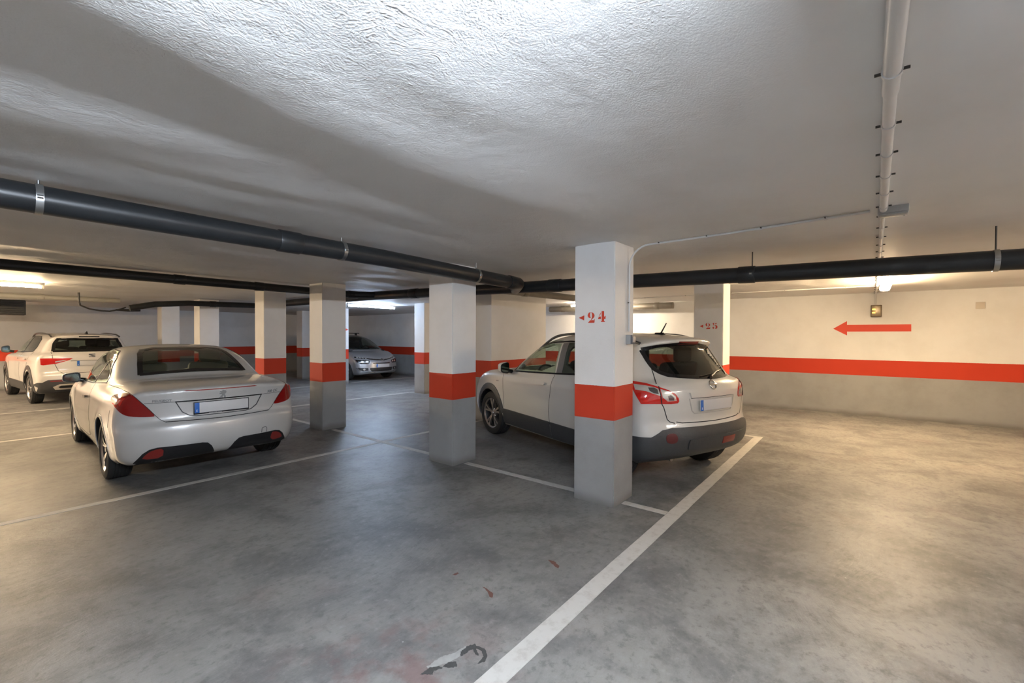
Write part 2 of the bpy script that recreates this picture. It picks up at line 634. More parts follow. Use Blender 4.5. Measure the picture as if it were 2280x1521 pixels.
LA, LB, L2, L1, LC = 1.326, 5.61, 9.90, 13.36, 3.956
line(-2.2, LA, 7.90, LA, 0.115)
line(7.86, LA+0.05, 7.86, 1.80, 0.08)
line(-3.0, LB, 6.15, LB)
line(LC, LA+0.06, LC, 1.80)
line(LC, 2.24, LC, 3.88)
line(LC, 4.34, LC, LB-0.05)
line(LC, LB+0.05, LC, 6.98)
line(LC, 7.46, LC, 9.2)
line(-4.0, L2, 7.86, L2, 0.08)
line(7.86, L2-0.04, 7.95, 9.75, 0.07)
line(-4.0, L1, 7.64, L1, 0.08)
line(8.2, L1, 11.3, L1, 0.08)
line(7.9, L1+0.8, 7.9, 15.7, 0.08)

# chipped spot in the floor coating near the camera: pale underlay and torn dark edges
M_CHIP = mat('bare_screed', (0.30, 0.30, 0.285), 0.75, noise=(30, 0.2))
M_TORN = mat('torn_coating', (0.045, 0.045, 0.044), 0.7, noise=(45, 0.35))


def floor_px(pts, name, mt, thick):
    rg = np.random.RandomState(len(pts)*7+int(pts[0][0]))
    q = []
    for (x0, y0), (x1, y1) in zip(pts, pts[1:]+pts[:1]):      # ragged outline
        n = max(1, int(math.hypot(x1-x0, y1-y0)/9))
        q += [(x0+(x1-x0)*i/n+(rg.uniform(-4, 4) if i else 0), y0+(y1-y0)*i/n+(rg.uniform(-4, 4) if i else 0)) for i in range(n)]
    P = [at_plane(800+x/3.612, 1100+y/3.612, 2, 0.0) for x, y in q]
    flat_polys(name, [P], mt, FLOOR, thick)


floor_px([(540, 1390), (660, 1310), (760, 1280), (860, 1220), (880, 1240), (815, 1300), (740, 1345), (640, 1380), (560, 1405)], 'floor_chip', M_CHIP, 0.0006)
floor_px([(490, 1455), (560, 1400), (640, 1385), (670, 1400), (600, 1420), (590, 1455), (540, 1450)], 'floor_chip', M_TORN, 0.0012)
floor_px([(672, 1390), (720, 1352), (780, 1350), (785, 1390), (730, 1398)], 'floor_chip', M_TORN, 0.0012)
floor_px([(815, 1305), (812, 1270), (870, 1225), (930, 1205), (950, 1225), (1010, 1250), (1030, 1300), (1010, 1350), (950, 1365), (1000, 1310),
          (985, 1265), (940, 1245), (960, 1300), (930, 1290), (915, 1250), (880, 1260), (850, 1290)], 'floor_chip', M_TORN, 0.0012)
M_RUST = mat('rust_mark', (0.12, 0.050, 0.036), 0.7)
floor_px([(985, 745), (1030, 765), (1075, 800), (1070, 835), (1045, 825), (1030, 785)], 'rust_mark', M_RUST, 0.0005)
floor_px([(1515, 530), (1570, 545), (1610, 580), (1600, 600), (1550, 565)], 'rust_mark', M_RUST, 0.0005)
floor_px([(745, 650), (765, 640), (790, 630), (800, 640), (770, 655)], 'rust_mark', M_RUST, 0.0005)

# ================================================================ pillars
def pillar(x, y, wx, wy, label):
    bm = bmesh.new()
    add_box(bm, (-wx/2, -wy/2, 0), (wx/2, wy/2, CEIL+0.02))
    es = [e for e in bm.edges if abs(e.verts[0].co.z-e.verts[1].co.z) > 1]
    bmesh.ops.bevel(bm, geom=es, offset=0.008, segments=2, affect='EDGES')
    o = bm_obj('pillar', bm, M_WALL, None, smooth=True)
    o.location = (x+wx/2, y+wy/2, 0)
    tag(o, label, 'pillar', 'painted garage pillars')
    return o


P1 = pillar(3.768, 1.809, 0.416, 0.420, 'nearest square pillar, stencilled 24, with conduit and switch box')
P2 = pillar(3.750, 3.903, 0.412, 0.430, 'square pillar between the two parked white cars, under the crossing drain pipe')
P3 = pillar(3.806, 7.031, 0.425, 0.430, 'square pillar just right of the silver coupe trunk, first one')
P4 = pillar(3.805, 9.234, 0.425, 0.425, 'square pillar directly behind the silver coupe right tail light')
P25 = pillar(7.656, 1.809, 0.45, 0.45, 'square pillar stencilled 25 behind the crossover rear')
P5 = pillar(7.92, 9.33, 0.42, 0.42, 'thin looking far pillar right of the silver minivan')
P6 = pillar(7.68, 13.30, 0.42, 0.42, 'far pillar touching the left side of the silver minivan')
P7 = pillar(7.80, 15.80, 0.42, 0.42, 'farthest pillar, seen between the two near pillars right of the coupe')
P8 = pillar(3.67, 15.50, 0.42, 0.42, 'farthest pillar left, just right of the white hatchback SUV')
P9 = pillar(3.80, 12.85, 0.42, 0.42, 'pillar rising behind the silver coupe roof')


def keep_child(o, parent):
    o.parent = parent
    o.matrix_parent_inverse = Matrix.Translation(-Vector(parent.location))


def face_px(pts, x, ox, oy, sc):
    return [at_plane(ox+a/sc, oy+b/sc, 0, x) for a, b in pts]


def number(polys, x, ox, oy, sc, parent):
    o = flat_polys('stencil_number', [face_px(p, x, ox, oy, sc) for p in polys], M_RED, None, 0.0015, (-1, 0, 0))
    keep_child(o, parent)


TRI = [(225, 705), (535, 565), (525, 850)]
TWO = [[(885, 385), (885, 430), (860, 450), (860, 640), (905, 680), (890, 700), (830, 718), (780, 690), (735, 630), (725, 560), (750, 480), (800, 410)],
       [(930, 385), (1000, 410), (1060, 455), (1100, 510), (1112, 580), (1095, 650), (1050, 710), (990, 765), (925, 825), (905, 800), (965, 700), (970, 640), (965, 460), (940, 430)],
       [(735, 990), (850, 850), (900, 835), (1085, 835), (1090, 780), (1115, 775), (1110, 950), (1085, 988)]]
FOUR = [[(1515, 320), (1650, 320), (1650, 630), (1690, 635), (1715, 590), (1740, 590), (1728, 770), (1650, 770), (1645, 890), (1700, 890), (1690, 935), (1480, 930), (1460, 890), (1520, 890)],
        [(1465, 405), (1485, 420), (1400, 590), (1368, 585)], [(1355, 635), (1470, 632), (1468, 775), (1305, 775)]]
number([TRI]+TWO+FOUR, 3.768, 1280, 680, 25.33, P1)
TRI5 = [(410, 695), (680, 595), (665, 805)]
TWO5 = [[(985, 455), (950, 530), (950, 640), (1000, 670), (975, 710), (920, 700), (860, 650), (840, 590), (880, 510)],
        [(1040, 455), (1120, 510), (1175, 570), (1170, 640), (1110, 710), (1010, 765), (1000, 755), (1070, 660), (1075, 540)],
        [(850, 910), (990, 790), (1150, 795), (1175, 745), (1185, 750), (1170, 905)]]
FIVE = [[(1360, 470), (1470, 465), (1425, 655), (1415, 655)], [(1500, 500), (1560, 500), (1610, 455), (1655, 490), (1630, 545), (1570, 550)],
        [(1460, 630), (1530, 600), (1620, 620), (1690, 680), (1715, 750), (1690, 830), (1620, 895), (1540, 912), (1560, 860), (1580, 760), (1570, 670), (1540, 640)],
        [(1345, 800), (1370, 755), (1430, 745), (1470, 790), (1420, 850), (1490, 900), (1440, 910), (1370, 870)]]
number([TRI5]+TWO5+FIVE, 7.656, 1545, 705, 32.57, P25)
o = flat_polys('stencil_arrow', [[at_plane(x, y, 1, 13.30) for x, y in ((764, 729), (776, 734), (764, 739))]], M_RED, None, 0.0015, (0, -1, 0))
keep_child(o, P6)

# red direction arrow and cover plate on the front wall
AR = [(1855, 732), (1886, 715), (1886, 723.5), (2029, 722), (2029, 738), (1886, 738.5), (1886, 747)]
wf = bpy.data.objects['wall_front']
flat_polys('direction_arrow', [[at_plane(x, y, 0, XW) for x, y in AR]], M_RED, wf, 0.0015, (-1, 0, 0))
M_PLATE = mat('beige_cover', (0.55, 0.50, 0.43), 0.6)
tag(box('cover_plate', (XW-0.012, -1.61, 2.08), (XW, -1.49, 2.20), M_PLATE, None, 0.003), 'small square cover plate on the wall right of the red arrow', 'cover plate')
# dark ventilation duct mouth hung from the ceiling by the far left wall
vent = empty('ventilation_duct', (0.0, 16.9, 2.07))
tag(vent, 'dark ventilation duct with louvres under the far left ceiling', 'duct')
box('duct_body', (-2.6, 0.02, 0.0), (1.19, 0.6, 0.36), mat('vent_frame', (0.06, 0.06, 0.055), 0.6), vent, 0.006)
for i in range(7):
    box('louvre', (-2.56, -0.005, 0.02+i*0.047), (1.15, 0.025, 0.045+i*0.047), M_BLACK, vent)

# ================================================================ drain pipes
def pipe(name, label, pts, rad, mt, couplings=(), clamps=(), rod_mt=None, seg=28, net=None):
    """pts: centreline; couplings: (distance along, length); clamps: distances; net: root of a joined network"""
    if net is None:
        root = empty(name, pts[0])
        tag(root, label, 'pipe', 'drain pipes under the ceiling')
        P = [Vector(p)-Vector(pts[0]) for p in pts]
        top0 = pts[0][2]
    else:
        root = net
        P = [Vector(p)-Vector(net.location) for p in pts]
        top0 = net.location.z
    run = tube('pipe_run', P, rad, mt, root, seg)
    L = [0]
    for a, b in zip(P[:-1], P[1:]):
        L.append(L[-1]+(b-a).length)

    def at(s):
        for i in range(len(P)-1):
            if s <= L[i+1]:
                t = (s-L[i])/(L[i+1]-L[i])
                return P[i].lerp(P[i+1], t), (P[i+1]-P[i]).normalized()
        return P[-1], (P[-1]-P[-2]).normalized()
    for s, ln in couplings:
        c, d = at(s)
        tube('coupling', [c-d*ln/2, c-d*(ln/2-0.008), c+d*(ln/2-0.008), c+d*ln/2], [rad+0.003, rad+0.007, rad+0.007, rad+0.003], mt, root, seg)
    for s in clamps:
        c, d = at(s)
        k = tube('clamp', [c-d*0.016, c+d*0.016], rad+0.006, M_STEEL, root, seg)
        topz = CEIL-top0-c.z
        if topz > rad+0.01:
            tube('hanger_rod', [Vector((0, 0, rad))+c, Vector((0, 0, topz+0.004))+c], 0.006, rod_mt or M_STEEL, k, 8)
        sd = d.cross(Vector((0, 0, 1))).normalized()
        for sg in (-1, 1):
            q = c+sd*sg*(rad+0.006)
            tube('clamp_lug', [q-d*0.012, q+d*0.012], 0.011, M_STEEL, k, 8)
    return root


def colz(y):
    return 2.172+0.0191*(min(y, 7.6)+0.95) + max(0, y-7.6)*0.003


MAIN = [(5.08, YR, colz(YR)), (5.08, 2.0, colz(2.0)), (5.03, 7.3, colz(7.3)), (5.03, 12.45, colz(12.45))]
s0 = -YR
NET = pipe('drain_pipe', 'joined dark grey drain pipes hung across the whole ceiling', MAIN, 0.080, M_PIPE,
     couplings=((s0+0.98, 0.16), (s0+3.3, 0.2), (s0+6.2, 0.2)), clamps=(s0-0.77, s0+0.93, s0+5.2, s0+9.5), rod_mt=M_DARKST)
YB1 = 3.66
pipe('drain_pipe', None, [(-3.0, YB1, 2.36), (2.6, YB1, 2.322), (4.55, YB1, 2.275), (4.75, YB1+0.02, 2.27), (5.06, YB1+0.32, 2.255)], 0.080, M_PIPE,
     couplings=((3.0-0.02, 0.22), (4.70, 0.18), (7.62, 0.26)), clamps=(3.31, 5.16, 6.9), net=NET)
YB2 = 7.58
pipe('drain_pipe', None, [(-4.5, YB2, 2.383), (4.55, YB2, 2.34), (4.72, YB2-0.01, 2.338), (5.03, YB2-0.32, 2.335)], 0.062, M_PIPE,
     couplings=((4.6, 0.14), (6.5, 0.14), (7.55, 0.14), (9.2, 0.2)), clamps=(), net=NET)
pipe('drain_pipe', None, [(5.08, 4.55, 2.30), (8.1, 4.62, 2.335)], 0.062, M_PIPE2,
     couplings=((0.18, 0.2), (1.0, 0.14)), clamps=(), net=NET)
pipe('drain_pipe', None, [tuple(at_plane(288, 686, 1, 12.55)), tuple(at_plane(345, 677.5, 1, 12.55)), tuple(at_plane(420, 675.5, 1, 12.55)), (5.03, 12.55, 2.345)], 0.066, M_PIPE,
     couplings=((1.6, 0.14),), clamps=(), net=NET)
pipe('drain_pipe', 'short grey brown pipe under the ceiling by the far right wall lamp', [(10.95, 3.72, 2.325), (10.95, 7.3, 2.345)], 0.080, M_PIPE2,
     couplings=((0.4, 0.12), (3.15, 0.12)), clamps=())
pipe('drain_pipe', 'pale pipe along the ceiling above the white SUV at far left', [(-3.0, 13.95, 2.375), (2.5, 13.95, 2.375)], 0.055, mat('pale_pvc', (0.33, 0.32, 0.29), 0.5), couplings=((4.2, 0.1),))
cb = [tuple(at_plane(x, y, 1, 12.80)) for x, y in ((175, 657.5), (176, 672), (179, 680), (188, 683.5), (200, 688), (225, 692), (244, 693), (262, 690), (272, 687.5))]
cb.append(tuple(at_plane(280, 684.5, 1, 12.80)))
cb[0] = (cb[0][0], cb[0][1], CEIL+0.012)
o = tube('hanging_cable', [Vector(p)-Vector(cb[0]) for p in cb], 0.016, M_BLACK, None, 8)
o.location = cb[0]
tag(o, 'loose black cable sagging below the far left ceiling', 'cable')
q = [Vector(at_plane(x, y, 1, 12.80))-Vector(cb[0]) for x, y in ((258, 690), (285, 691), (312, 690.5))]
tube('cable_bundle', q, [0.02, 0.032, 0.034], M_BLACK, o, 10)

# ================================================================ conduits, boxes
def conduit(label, pts, rad, step=0.5, mt=M_CONDUIT, start=0.2):
    root = empty('cable_conduit', pts[0])
    tag(root, label, 'conduit', 'surface conduits')
    P = [Vector(p)-Vector(pts[0]) for p in pts]
    tube('conduit_run', P, rad, mt, root, 14)
    s = start
    for a, b in zip(P[:-1], P[1:]):
        L = (b-a).length
        if L < 0.2:
            continue
        d = (b-a).normalized()
        sd = d.cross(Vector((0, 0, 1)))
        sd = sd.normalized() if sd.length > 0.1 else Vector((1, 0, 0))
        while s < L:
            c = a+d*s
            k = tube('clip', [c-d*0.009, c+d*0.009], rad+0.004, mt, root, 14)
            for sg in (-1, 1):
                tube('clip_screw', [c+sd*sg*(rad+0.003), c+sd*sg*(rad+0.02)], 0.005, M_DARKST, k, 6)
            s += step
        s -= L
        if s < 0.08:
            s = 0.15
    return root


YC = -0.05
conduit('thick white conduit running along the ceiling from above the camera', [(1.15, YC, CEIL-0.022), (2.02, YC, CEIL-0.022)], 0.024, 0.55, start=0.72)
conduit('white conduit on the ceiling ending at the grey junction box', [(2.0, YC, CEIL-0.021), (3.86, YC-0.02, CEIL-0.021)], 0.020, 0.36, start=0.33)
conduit('thin white conduit on the ceiling between junction box and wall lamp', [(3.98, YC-0.02, CEIL-0.016), (9.75, YC-0.06, CEIL-0.016), (11.30, YC-0.06, CEIL-0.016), (11.355, YC-0.06, CEIL-0.05), (11.362, YC-0.06, 2.21)], 0.014, 0.42, start=0.12)
side = [(3.90, 0.0, CEIL-0.014), (4.02, 0.95, CEIL-0.014), (4.05, 1.58, CEIL-0.014)]
side += [tuple(q) for q in arc((4.05, 1.60, CEIL-0.206), 0.192, math.pi/2, 0.0, (0, 1, 0), (0, 0, 1), 8)]
side += [(4.05, 1.794, 1.62)]
conduit('thin white conduit curving from the ceiling down the numbered 24 pillar', side, 0.010, 0.42, start=0.25)
conduit('thin conduit on the ceiling along the far right wall', [(9.70, -0.08, CEIL-0.012), (9.62, 2.2, CEIL-0.012), (9.75, 4.9, CEIL-0.012)], 0.010, 0.9, start=0.4)

jb = empty('junction_box', (3.92, -0.10, CEIL-0.045))
tag(jb, 'grey junction box on the ceiling where the conduits meet', 'junction box')
M_BOX = mat('grey_box', (0.36, 0.365, 0.36), 0.5)
box('box', (-0.05, -0.10, 0.0), (0.05, 0.06, 0.046), M_BOX, jb, 0.006)
box('lid', (-0.046, -0.096, -0.012), (0.046, 0.056, 0.001), M_BOX, jb, 0.004)
for sx in (-1, 1):
    tube('lid_screw', [(sx*0.036, -0.08, -0.015), (sx*0.036, -0.08, 0.0)], 0.006, M_STEEL, jb, 8)

sw = empty('switch_box', (4.05, 1.808, 1.545))
tag(sw, 'small grey push switch box on the pillar stencilled 24', 'switch')
box('backbox', (-0.042, -0.048, -0.045), (0.042, 0.0, 0.045), M_BOX, sw, 0.005)
box('cover', (-0.040, -0.060, -0.043), (0.040, -0.046, 0.043), mat('dark_grey_box', (0.12, 0.125, 0.14), 0.5), sw, 0.004)
box('rocker', (-0.026, -0.068, -0.028), (0.032, -0.058, 0.028), mat('rocker', (0.42, 0.38, 0.35), 0.45), sw, 0.004)

em = empty('emergency_light', (XW, -0.118, 2.085))
tag(em, 'small brown emergency light with amber lamps above the red arrow', 'emergency light')
box('housing', (-0.055, -0.085, -0.118), (0.0, 0.085, 0.118), mat('brown_metal', (0.16, 0.12, 0.08), 0.4, 0.4), em, 0.01)
box('face', (-0.062, -0.070, -0.10), (-0.052, 0.070, 0.10), mat('brass_face', (0.30, 0.24, 0.16), 0.35, 0.5), em, 0.004)
for dz in (0.03, -0.035):
    box('indicator', (-0.070, 0.015, dz-0.012), (-0.058, 0.062, dz+0.012), mat('amber', (0.9, 0.5, 0.05), 0.4, emit=(1.0, 0.55, 0.05), estr=1.5), em, 0.003)

# ================================================================ fluorescent lamps
def tube_mat(kind):
    nm = 'tube_glow_'+kind
    c, s = TUBE[kind]
    return mat(nm, (0.9, 0.9, 0.9), 0.3, emit=c, estr=s)


def lamp(x, y, along, kind, label, ln=1.5, off=(0, 0)):
    root = empty('fluorescent_lamp', (x, y, CEIL), 0 if along == 'x' else math.pi/2)
    tag(root, label, 'lamp', 'fluorescent batten lamps')
    box('batten', (-ln/2-0.03, -0.028, -0.048), (ln/2+0.03, 0.028, 0.003), M_WHITEPL, root, 0.006)
    tube('tube', [(-ln/2+0.02, off[0], -0.078+off[1]), (ln/2-0.02, off[0], -0.078+off[1])], 0.016, tube_mat(kind), root, 14)
    for s in (-1, 1):
        box('tube_holder', (s*(ln/2+0.005)-0.02, min(-0.018, off[0]-0.018), -0.105+off[1]), (s*(ln/2+0.005)+0.02, max(0.018, off[0]+0.018), -0.04), M_WHITEPL, root, 0.005)
    return root


lamp(0.20, 10.85, 'x', 'warm', 'warm glowing tube lamp at the far left edge above the aisle')
lamp(7.37, 10.90, 'x', 'blue', 'bluish white tube lamp above the silver minivan')
lamp(10.30, 5.45, 'y', 'neutral', 'warm tube lamp half hidden by the pillar stencilled 24')
lamp(0.06, 0.06, 'x', 'cool', 'cool white tube lamp above and behind the viewpoint', off=(0.05, -0.03))
lamp(-5.0, 10.85, 'x', 'fill_soft', 'added dim fill lamp out of view, farther left along the same aisle')  # unseen, added to raise the ambient light
lamp(-2.6, 16.2, 'x', 'fill_warm', 'added warm fill lamp left of the view beside the white SUV')  # added outside the frame to brighten the left wall and SUV flank
lamp(4.2, -2.7, 'x', 'fill_soft', 'added fill lamp on the aisle ceiling right of the view')  # added unseen fill for the right-hand ceiling, floor and near pillar
# sealed lamp seen end-on behind the main pipe
root = empty('fluorescent_lamp', (8.70, -0.20, CEIL))
tag(root, 'sealed round-ended lamp glowing behind the dark pipe near the red arrow', 'lamp', 'fluorescent batten lamps')
box('batten', (-0.78, -0.05, -0.04), (0.78, 0.05, 0.003), M_WHITEPL, root, 0.008)
bm = bmesh.new()
add_box(bm, (-0.77, -0.065, -0.125), (0.77, 0.065, -0.035), 0.035, 4)
bm_obj('diffuser', bm, mat('diffuser_glow', (0.9, 0.9, 0.9), 0.4, emit=TUBE['warm'][0], estr=TUBE['warm'][1]*0.36), root, smooth=True)
# ================================================================ car kit
# A car body is a smooth signed-distance shape (side profile x plan x section) meshed once;
# lamps, panes, panels and trims are patches cut to outline and laid on that same surface.
def smax(a, b, k):
    h = np.maximum(k-np.abs(a-b), 0.0)/k
    return np.maximum(a, b)+h*h*k*0.25


def smin(a, b, k):
    return -smax(-a, -b, k)


def poly_sd(poly, Q):
    poly = np.asarray(poly, float)
    d2 = np.full(len(Q), 1e9)
    ins = np.zeros(len(Q), bool)
    A = poly
    B = np.roll(poly, -1, axis=0)
    for a, b in zip(A, B):
        e = b-a
        w_ = Q-a
        t = np.clip((w_@e)/max(e@e, 1e-12), 0, 1)
        r_ = w_-t[:, None]*e
        d2 = np.minimum(d2, (r_*r_).sum(1))
        c = ((a[1] > Q[:, 1]) != (b[1] > Q[:, 1]))
        with np.errstate(divide='ignore', invalid='ignore'):
            xx = (b[0]-a[0])*(Q[:, 1]-a[1])/(b[1]-a[1])+a[0]
        ins ^= c & (Q[:, 0] < xx)
    d = np.sqrt(d2)
    return np.where(ins, -d, d)


class Prof:
    """2D polygon distance, tabulated"""
    def __init__(s, poly, it=2, h=0.01, pad=0.35):
        P = smooth_closed(poly, it) if it else np.array(poly, float)
        s.poly = P
        s.lo = P.min(0)-pad
        s.h = h
        n = np.ceil((P.max(0)+pad-s.lo)/h).astype(int)+1
        s.n = n
        g = np.stack(np.meshgrid(s.lo[0]+h*np.arange(n[0]), s.lo[1]+h*np.arange(n[1]), indexing='ij'), -1)
        s.T = poly_sd(P, g.reshape(-1, 2)).reshape(n[0], n[1])

    def __call__(s, u, v):
        fu = np.clip((u-s.lo[0])/s.h, 0, s.n[0]-1.001)
        fv = np.clip((v-s.lo[1])/s.h, 0, s.n[1]-1.001)
        i = fu.astype(int)
        j = fv.astype(int)
        a = fu-i
        b = fv-j
        T = s.T
        return (T[i, j]*(1-a)*(1-b)+T[i+1, j]*a*(1-b)+T[i, j+1]*(1-a)*b+T[i+1, j+1]*a*b)


class Curve:
    """smoothed 1D table"""
    def __init__(s, pts, sig):
        pts = np.array(pts, float)
        x0, x1 = pts[0, 0]-1.0, pts[-1, 0]+1.0
        x = np.arange(x0, x1, 0.01)
        y = np.interp(x, pts[:, 0], pts[:, 1])
        k = np.arange(-int(4*sig/0.01)-1, int(4*sig/0.01)+2)*0.01
        g = np.exp(-0.5*(k/sig)**2)
        g /= g.sum()
        s.x, s.y = x, np.convolve(np.pad(y, len(k)//2, mode='edge'), g, 'valid')

    def __call__(s, v):
        return np.interp(v, s.x, s.y)


class Car:
    def __init__(s, name, pose, spec):
        s.name = name
        s.x, s.y, th = pose
        s.th = R(th)
        s.spec = spec
        s.zw = spec.get('zw', lambda z: z)
        for k in ('low', 'cab'):
            spec[k] = [(a, float(s.zw(b))) for a, b in spec[k]]
        for k in ('inset', 'cabw'):
            spec[k] = [(float(s.zw(a)), b) for a, b in spec[k]]
        s.low = Prof(spec['low'], 2)
        s.cab = Prof(spec['cab'], 2)
        s.plan = Curve(spec['plan'], 0.12)
        s.inset = Curve(spec['inset'], 0.035)
        s.cw = Curve(spec['cabw'], 0.03)
        s.cplan = Curve(spec['cabplan'], 0.15)
        s.W = spec['W']
        s.cuts = []
        s.root = empty(name, (s.x, s.y, 0), s.th)
        c, sn = math.cos(s.th), math.sin(s.th)
        s.Rm = np.array([[c, -sn, 0], [sn, c, 0], [0, 0, 1]])
        s.eye = s.Rm.T@(CAM-np.array([s.x, s.y, 0]))

    # ---- distance fields (local metres: x right, y forward from the rear axle, z up)
    def solid(s, P):
        sp = s.spec
        x, y, z = np.abs(P[:, 0]), P[:, 1], P[:, 2]
        q = (x/s.W)
        yr, yf = sp['ends']
        tr = np.clip((yr+1.1-y)/1.1, 0, 1)
        tf = np.clip((y-(yf-1.1))/1.1, 0, 1)
        sh = sp['curv'][0]*q**2.6*tr*tr*(3-2*tr)-sp['curv'][1]*q**2.4*tf*tf*(3-2*tf)
        yw = y-sh
        d1 = s.low(yw, z+sp['crown'][0]*q*q)
        side = s.plan(y)-s.inset(z)
        for (yc, zc, rr, fl) in sp['flare']:
            r_ = np.hypot(y-yc, z-zc)
            side = side+fl*np.exp(-((r_-rr)/0.07)**2)*(z > 0.05)
        for (y0, z0, y1, z1, wd, am) in sp.get('crease', []):
            t = np.clip((y-y0)/(y1-y0), 0, 1)
            zl = z0+(z1-z0)*t
            side = side+am*np.exp(-((z-zl)/wd)**2)*np.clip(np.minimum(t, 1-t)*8, 0, 1)
        d2 = (x-side)*0.96
        low = smax(d1, d2, sp['klow'])
        shc = sp['curv'][2]*(x/0.7)**2.5*np.clip((sp['cmid']-y)/1.2, 0, 1)-sp['curv'][3]*(x/0.7)**2.2*np.clip((y-sp['cmid'])/1.2, 0, 1)
        d3 = s.cab(y-shc, z+sp['crown'][1]*(x/0.65)**2)
        d4 = (x-(s.cw(z)-s.cplan(y)))*0.9
        cab = smax(d3, d4, sp['kcab'])
        b = smin(low, cab, sp.get('kjoin', 0.05))
        for (fy, fz, ln, am) in sp.get('bulge', []):
            b = b-am*np.exp(-((y-fy)/ln)**2-((z-fz)/0.05)**2)
        return b

    def final(s, P):
        sp = s.spec
        b = s.solid(P)
        x, y, z = np.abs(P[:, 0]), P[:, 1], P[:, 2]
        for wy in (0.0, sp['wb']):
            r_ = np.hypot(y-wy, z-sp['rw'])-(sp['rw']+sp['gap'])
            b = np.maximum(b, -np.maximum(r_, 0.50-x))
        # hollow cabin
        shc = sp['curv'][2]*(x/0.7)**2.5*np.clip((sp['cmid']-y)/1.2, 0, 1)-sp['curv'][3]*(x/0.7)**2.2*np.clip((y-sp['cmid'])/1.2, 0, 1)
        d3 = s.cab(y-shc, z+sp['crown'][1]*(x/0.65)**2)
        d4 = (x-(s.cw(z)-s.cplan(y)))*0.9
        cav = np.maximum(smax(d3, d4, sp['kcab'])+0.045, sp['zfloor']-z)
        b = np.maximum(b, -cav)
        for kind, pr in s.cuts:
            if kind == 'side':
                c = np.maximum(pr(y, z), 0.25-x)
            elif kind == 'rear':
                c = np.maximum(np.maximum(pr(P[:, 0], z), y-sp['cmid']), 0.95-z if sp.get('deck') else 0.9-z)
            else:
                c = np.maximum(np.maximum(pr(P[:, 0], z), sp['cmid']-y), 0.9-z)
            b = np.maximum(b, -c)
        return b

    def grad(s, f, P, e=0.003):
        g = np.empty_like(P)
        for i in range(3):
            d = np.zeros(3)
            d[i] = e
            g[:, i] = (f(P+d)-f(P-d))/(2*e)
        return g

    def hit(s, O, D):
        """sphere trace the closed body"""
        D = D/np.linalg.norm(D, axis=1)[:, None]
        t = np.zeros(len(D))
        for _ in range(110):
            P = O+D*t[:, None]
            d = s.solid(P)
            t = t+np.where(np.abs(d) > 2e-4, d*0.75, 0)
        P = O+D*t[:, None]
        ok = np.abs(s.solid(P)) < 0.004
        g = s.grad(s.solid, P)
        g /= np.linalg.norm(g, axis=1)[:, None]+1e-9
        return P, g, ok

    def rays(s, view, uv):
        uv = np.asarray(uv, float)
        n = len(uv)
        if view == 'px':
            D = np.array([s.Rm.T@ray(u, v) for u, v in uv])
            return np.tile(s.eye, (n, 1)), D
        O = np.zeros((n, 3))
        D = np.zeros((n, 3))
        if view in ('rear', 'front'):
            O[:, 0], O[:, 2] = uv[:, 0], s.zw(uv[:, 1])
            O[:, 1] = -2.2 if view == 'rear' else 5.6
            D[:, 1] = 1 if view == 'rear' else -1
        elif view in ('left', 'right'):
            O[:, 1], O[:, 2] = uv[:, 0], s.zw(uv[:, 1])
            O[:, 0] = -1.6 if view == 'left' else 1.6
            D[:, 0] = 1 if view == 'left' else -1
        elif view == 'top':
            O[:, 0], O[:, 1], O[:, 2] = uv[:, 0], s.zw(uv[:, 1]), 2.4
            D[:, 2] = -1
        return O, D

    def point(s, view, u, v, lift=0.0):
        O, D = s.rays(view, [(u, v)])
        P, g, ok = s.hit(O, D)
        return P[0]+g[0]*lift, g[0]

    # ---- body mesh (surface nets + projection on to the exact surface)
    def body(s, h, mt):
        sp = s.spec
        yr, yf = sp['ends']
        xs = np.arange(-s.W-0.11, s.W+0.12, h)
        ys = np.arange(yr-0.09, yf+0.10, h)
        zs = np.arange(0.10, sp['top']+0.09, h)
        G = np.stack(np.meshgrid(xs, ys, zs, indexing='ij'), -1)
        sh = G.shape[:3]
        Pf = G.reshape(-1, 3)
        val = np.concatenate([s.final(c) for c in np.array_split(Pf, 12)]).reshape(sh)
        neg = val < 0
        c8 = [(i, j, k) for i in (0, 1) for j in (0, 1) for k in (0, 1)]
        sl = lambda o: tuple(slice(o[a], sh[a]-1+o[a]) for a in range(3))
        cnt = sum(neg[sl(o)].astype(np.int8) for o in c8)
        act = (cnt > 0) & (cnt < 8)
        idx = np.full(act.shape, -1, np.int64)
        ci = np.argwhere(act)
        idx[act] = np.arange(len(ci))
        acc = np.zeros((len(ci), 3))
        wsum = np.zeros(len(ci))
        for a in c8:
            for ax in range(3):
                if a[ax]:
                    continue
                b = list(a)
                b[ax] = 1
                va = val[tuple((ci+np.array(a)).T)]
                vb = val[tuple((ci+np.array(b)).T)]
                m_ = (va < 0) != (vb < 0)
                t = np.where(m_, va/np.where(m_, va-vb, 1), 0)
                p = np.tile(np.array(a, float), (len(ci), 1))
                p[:, ax] += t
                acc += p*m_[:, None]
                wsum += m_
        V = (ci+acc/wsum[:, None])*h+np.array([xs[0], ys[0], zs[0]])
        for _ in range(3):
            d = s.final(V)
            g = s.grad(s.final, V)
            n2 = (g*g).sum(1)
            stp = np.where(n2[:, None] > 0.2, g*(d/np.maximum(n2, 0.2))[:, None], 0)
            ln = np.linalg.norm(stp, axis=1)
            stp *= np.minimum(1, 0.5*h/np.maximum(ln, 1e-9))[:, None]
            V = V-stp
        quads = []
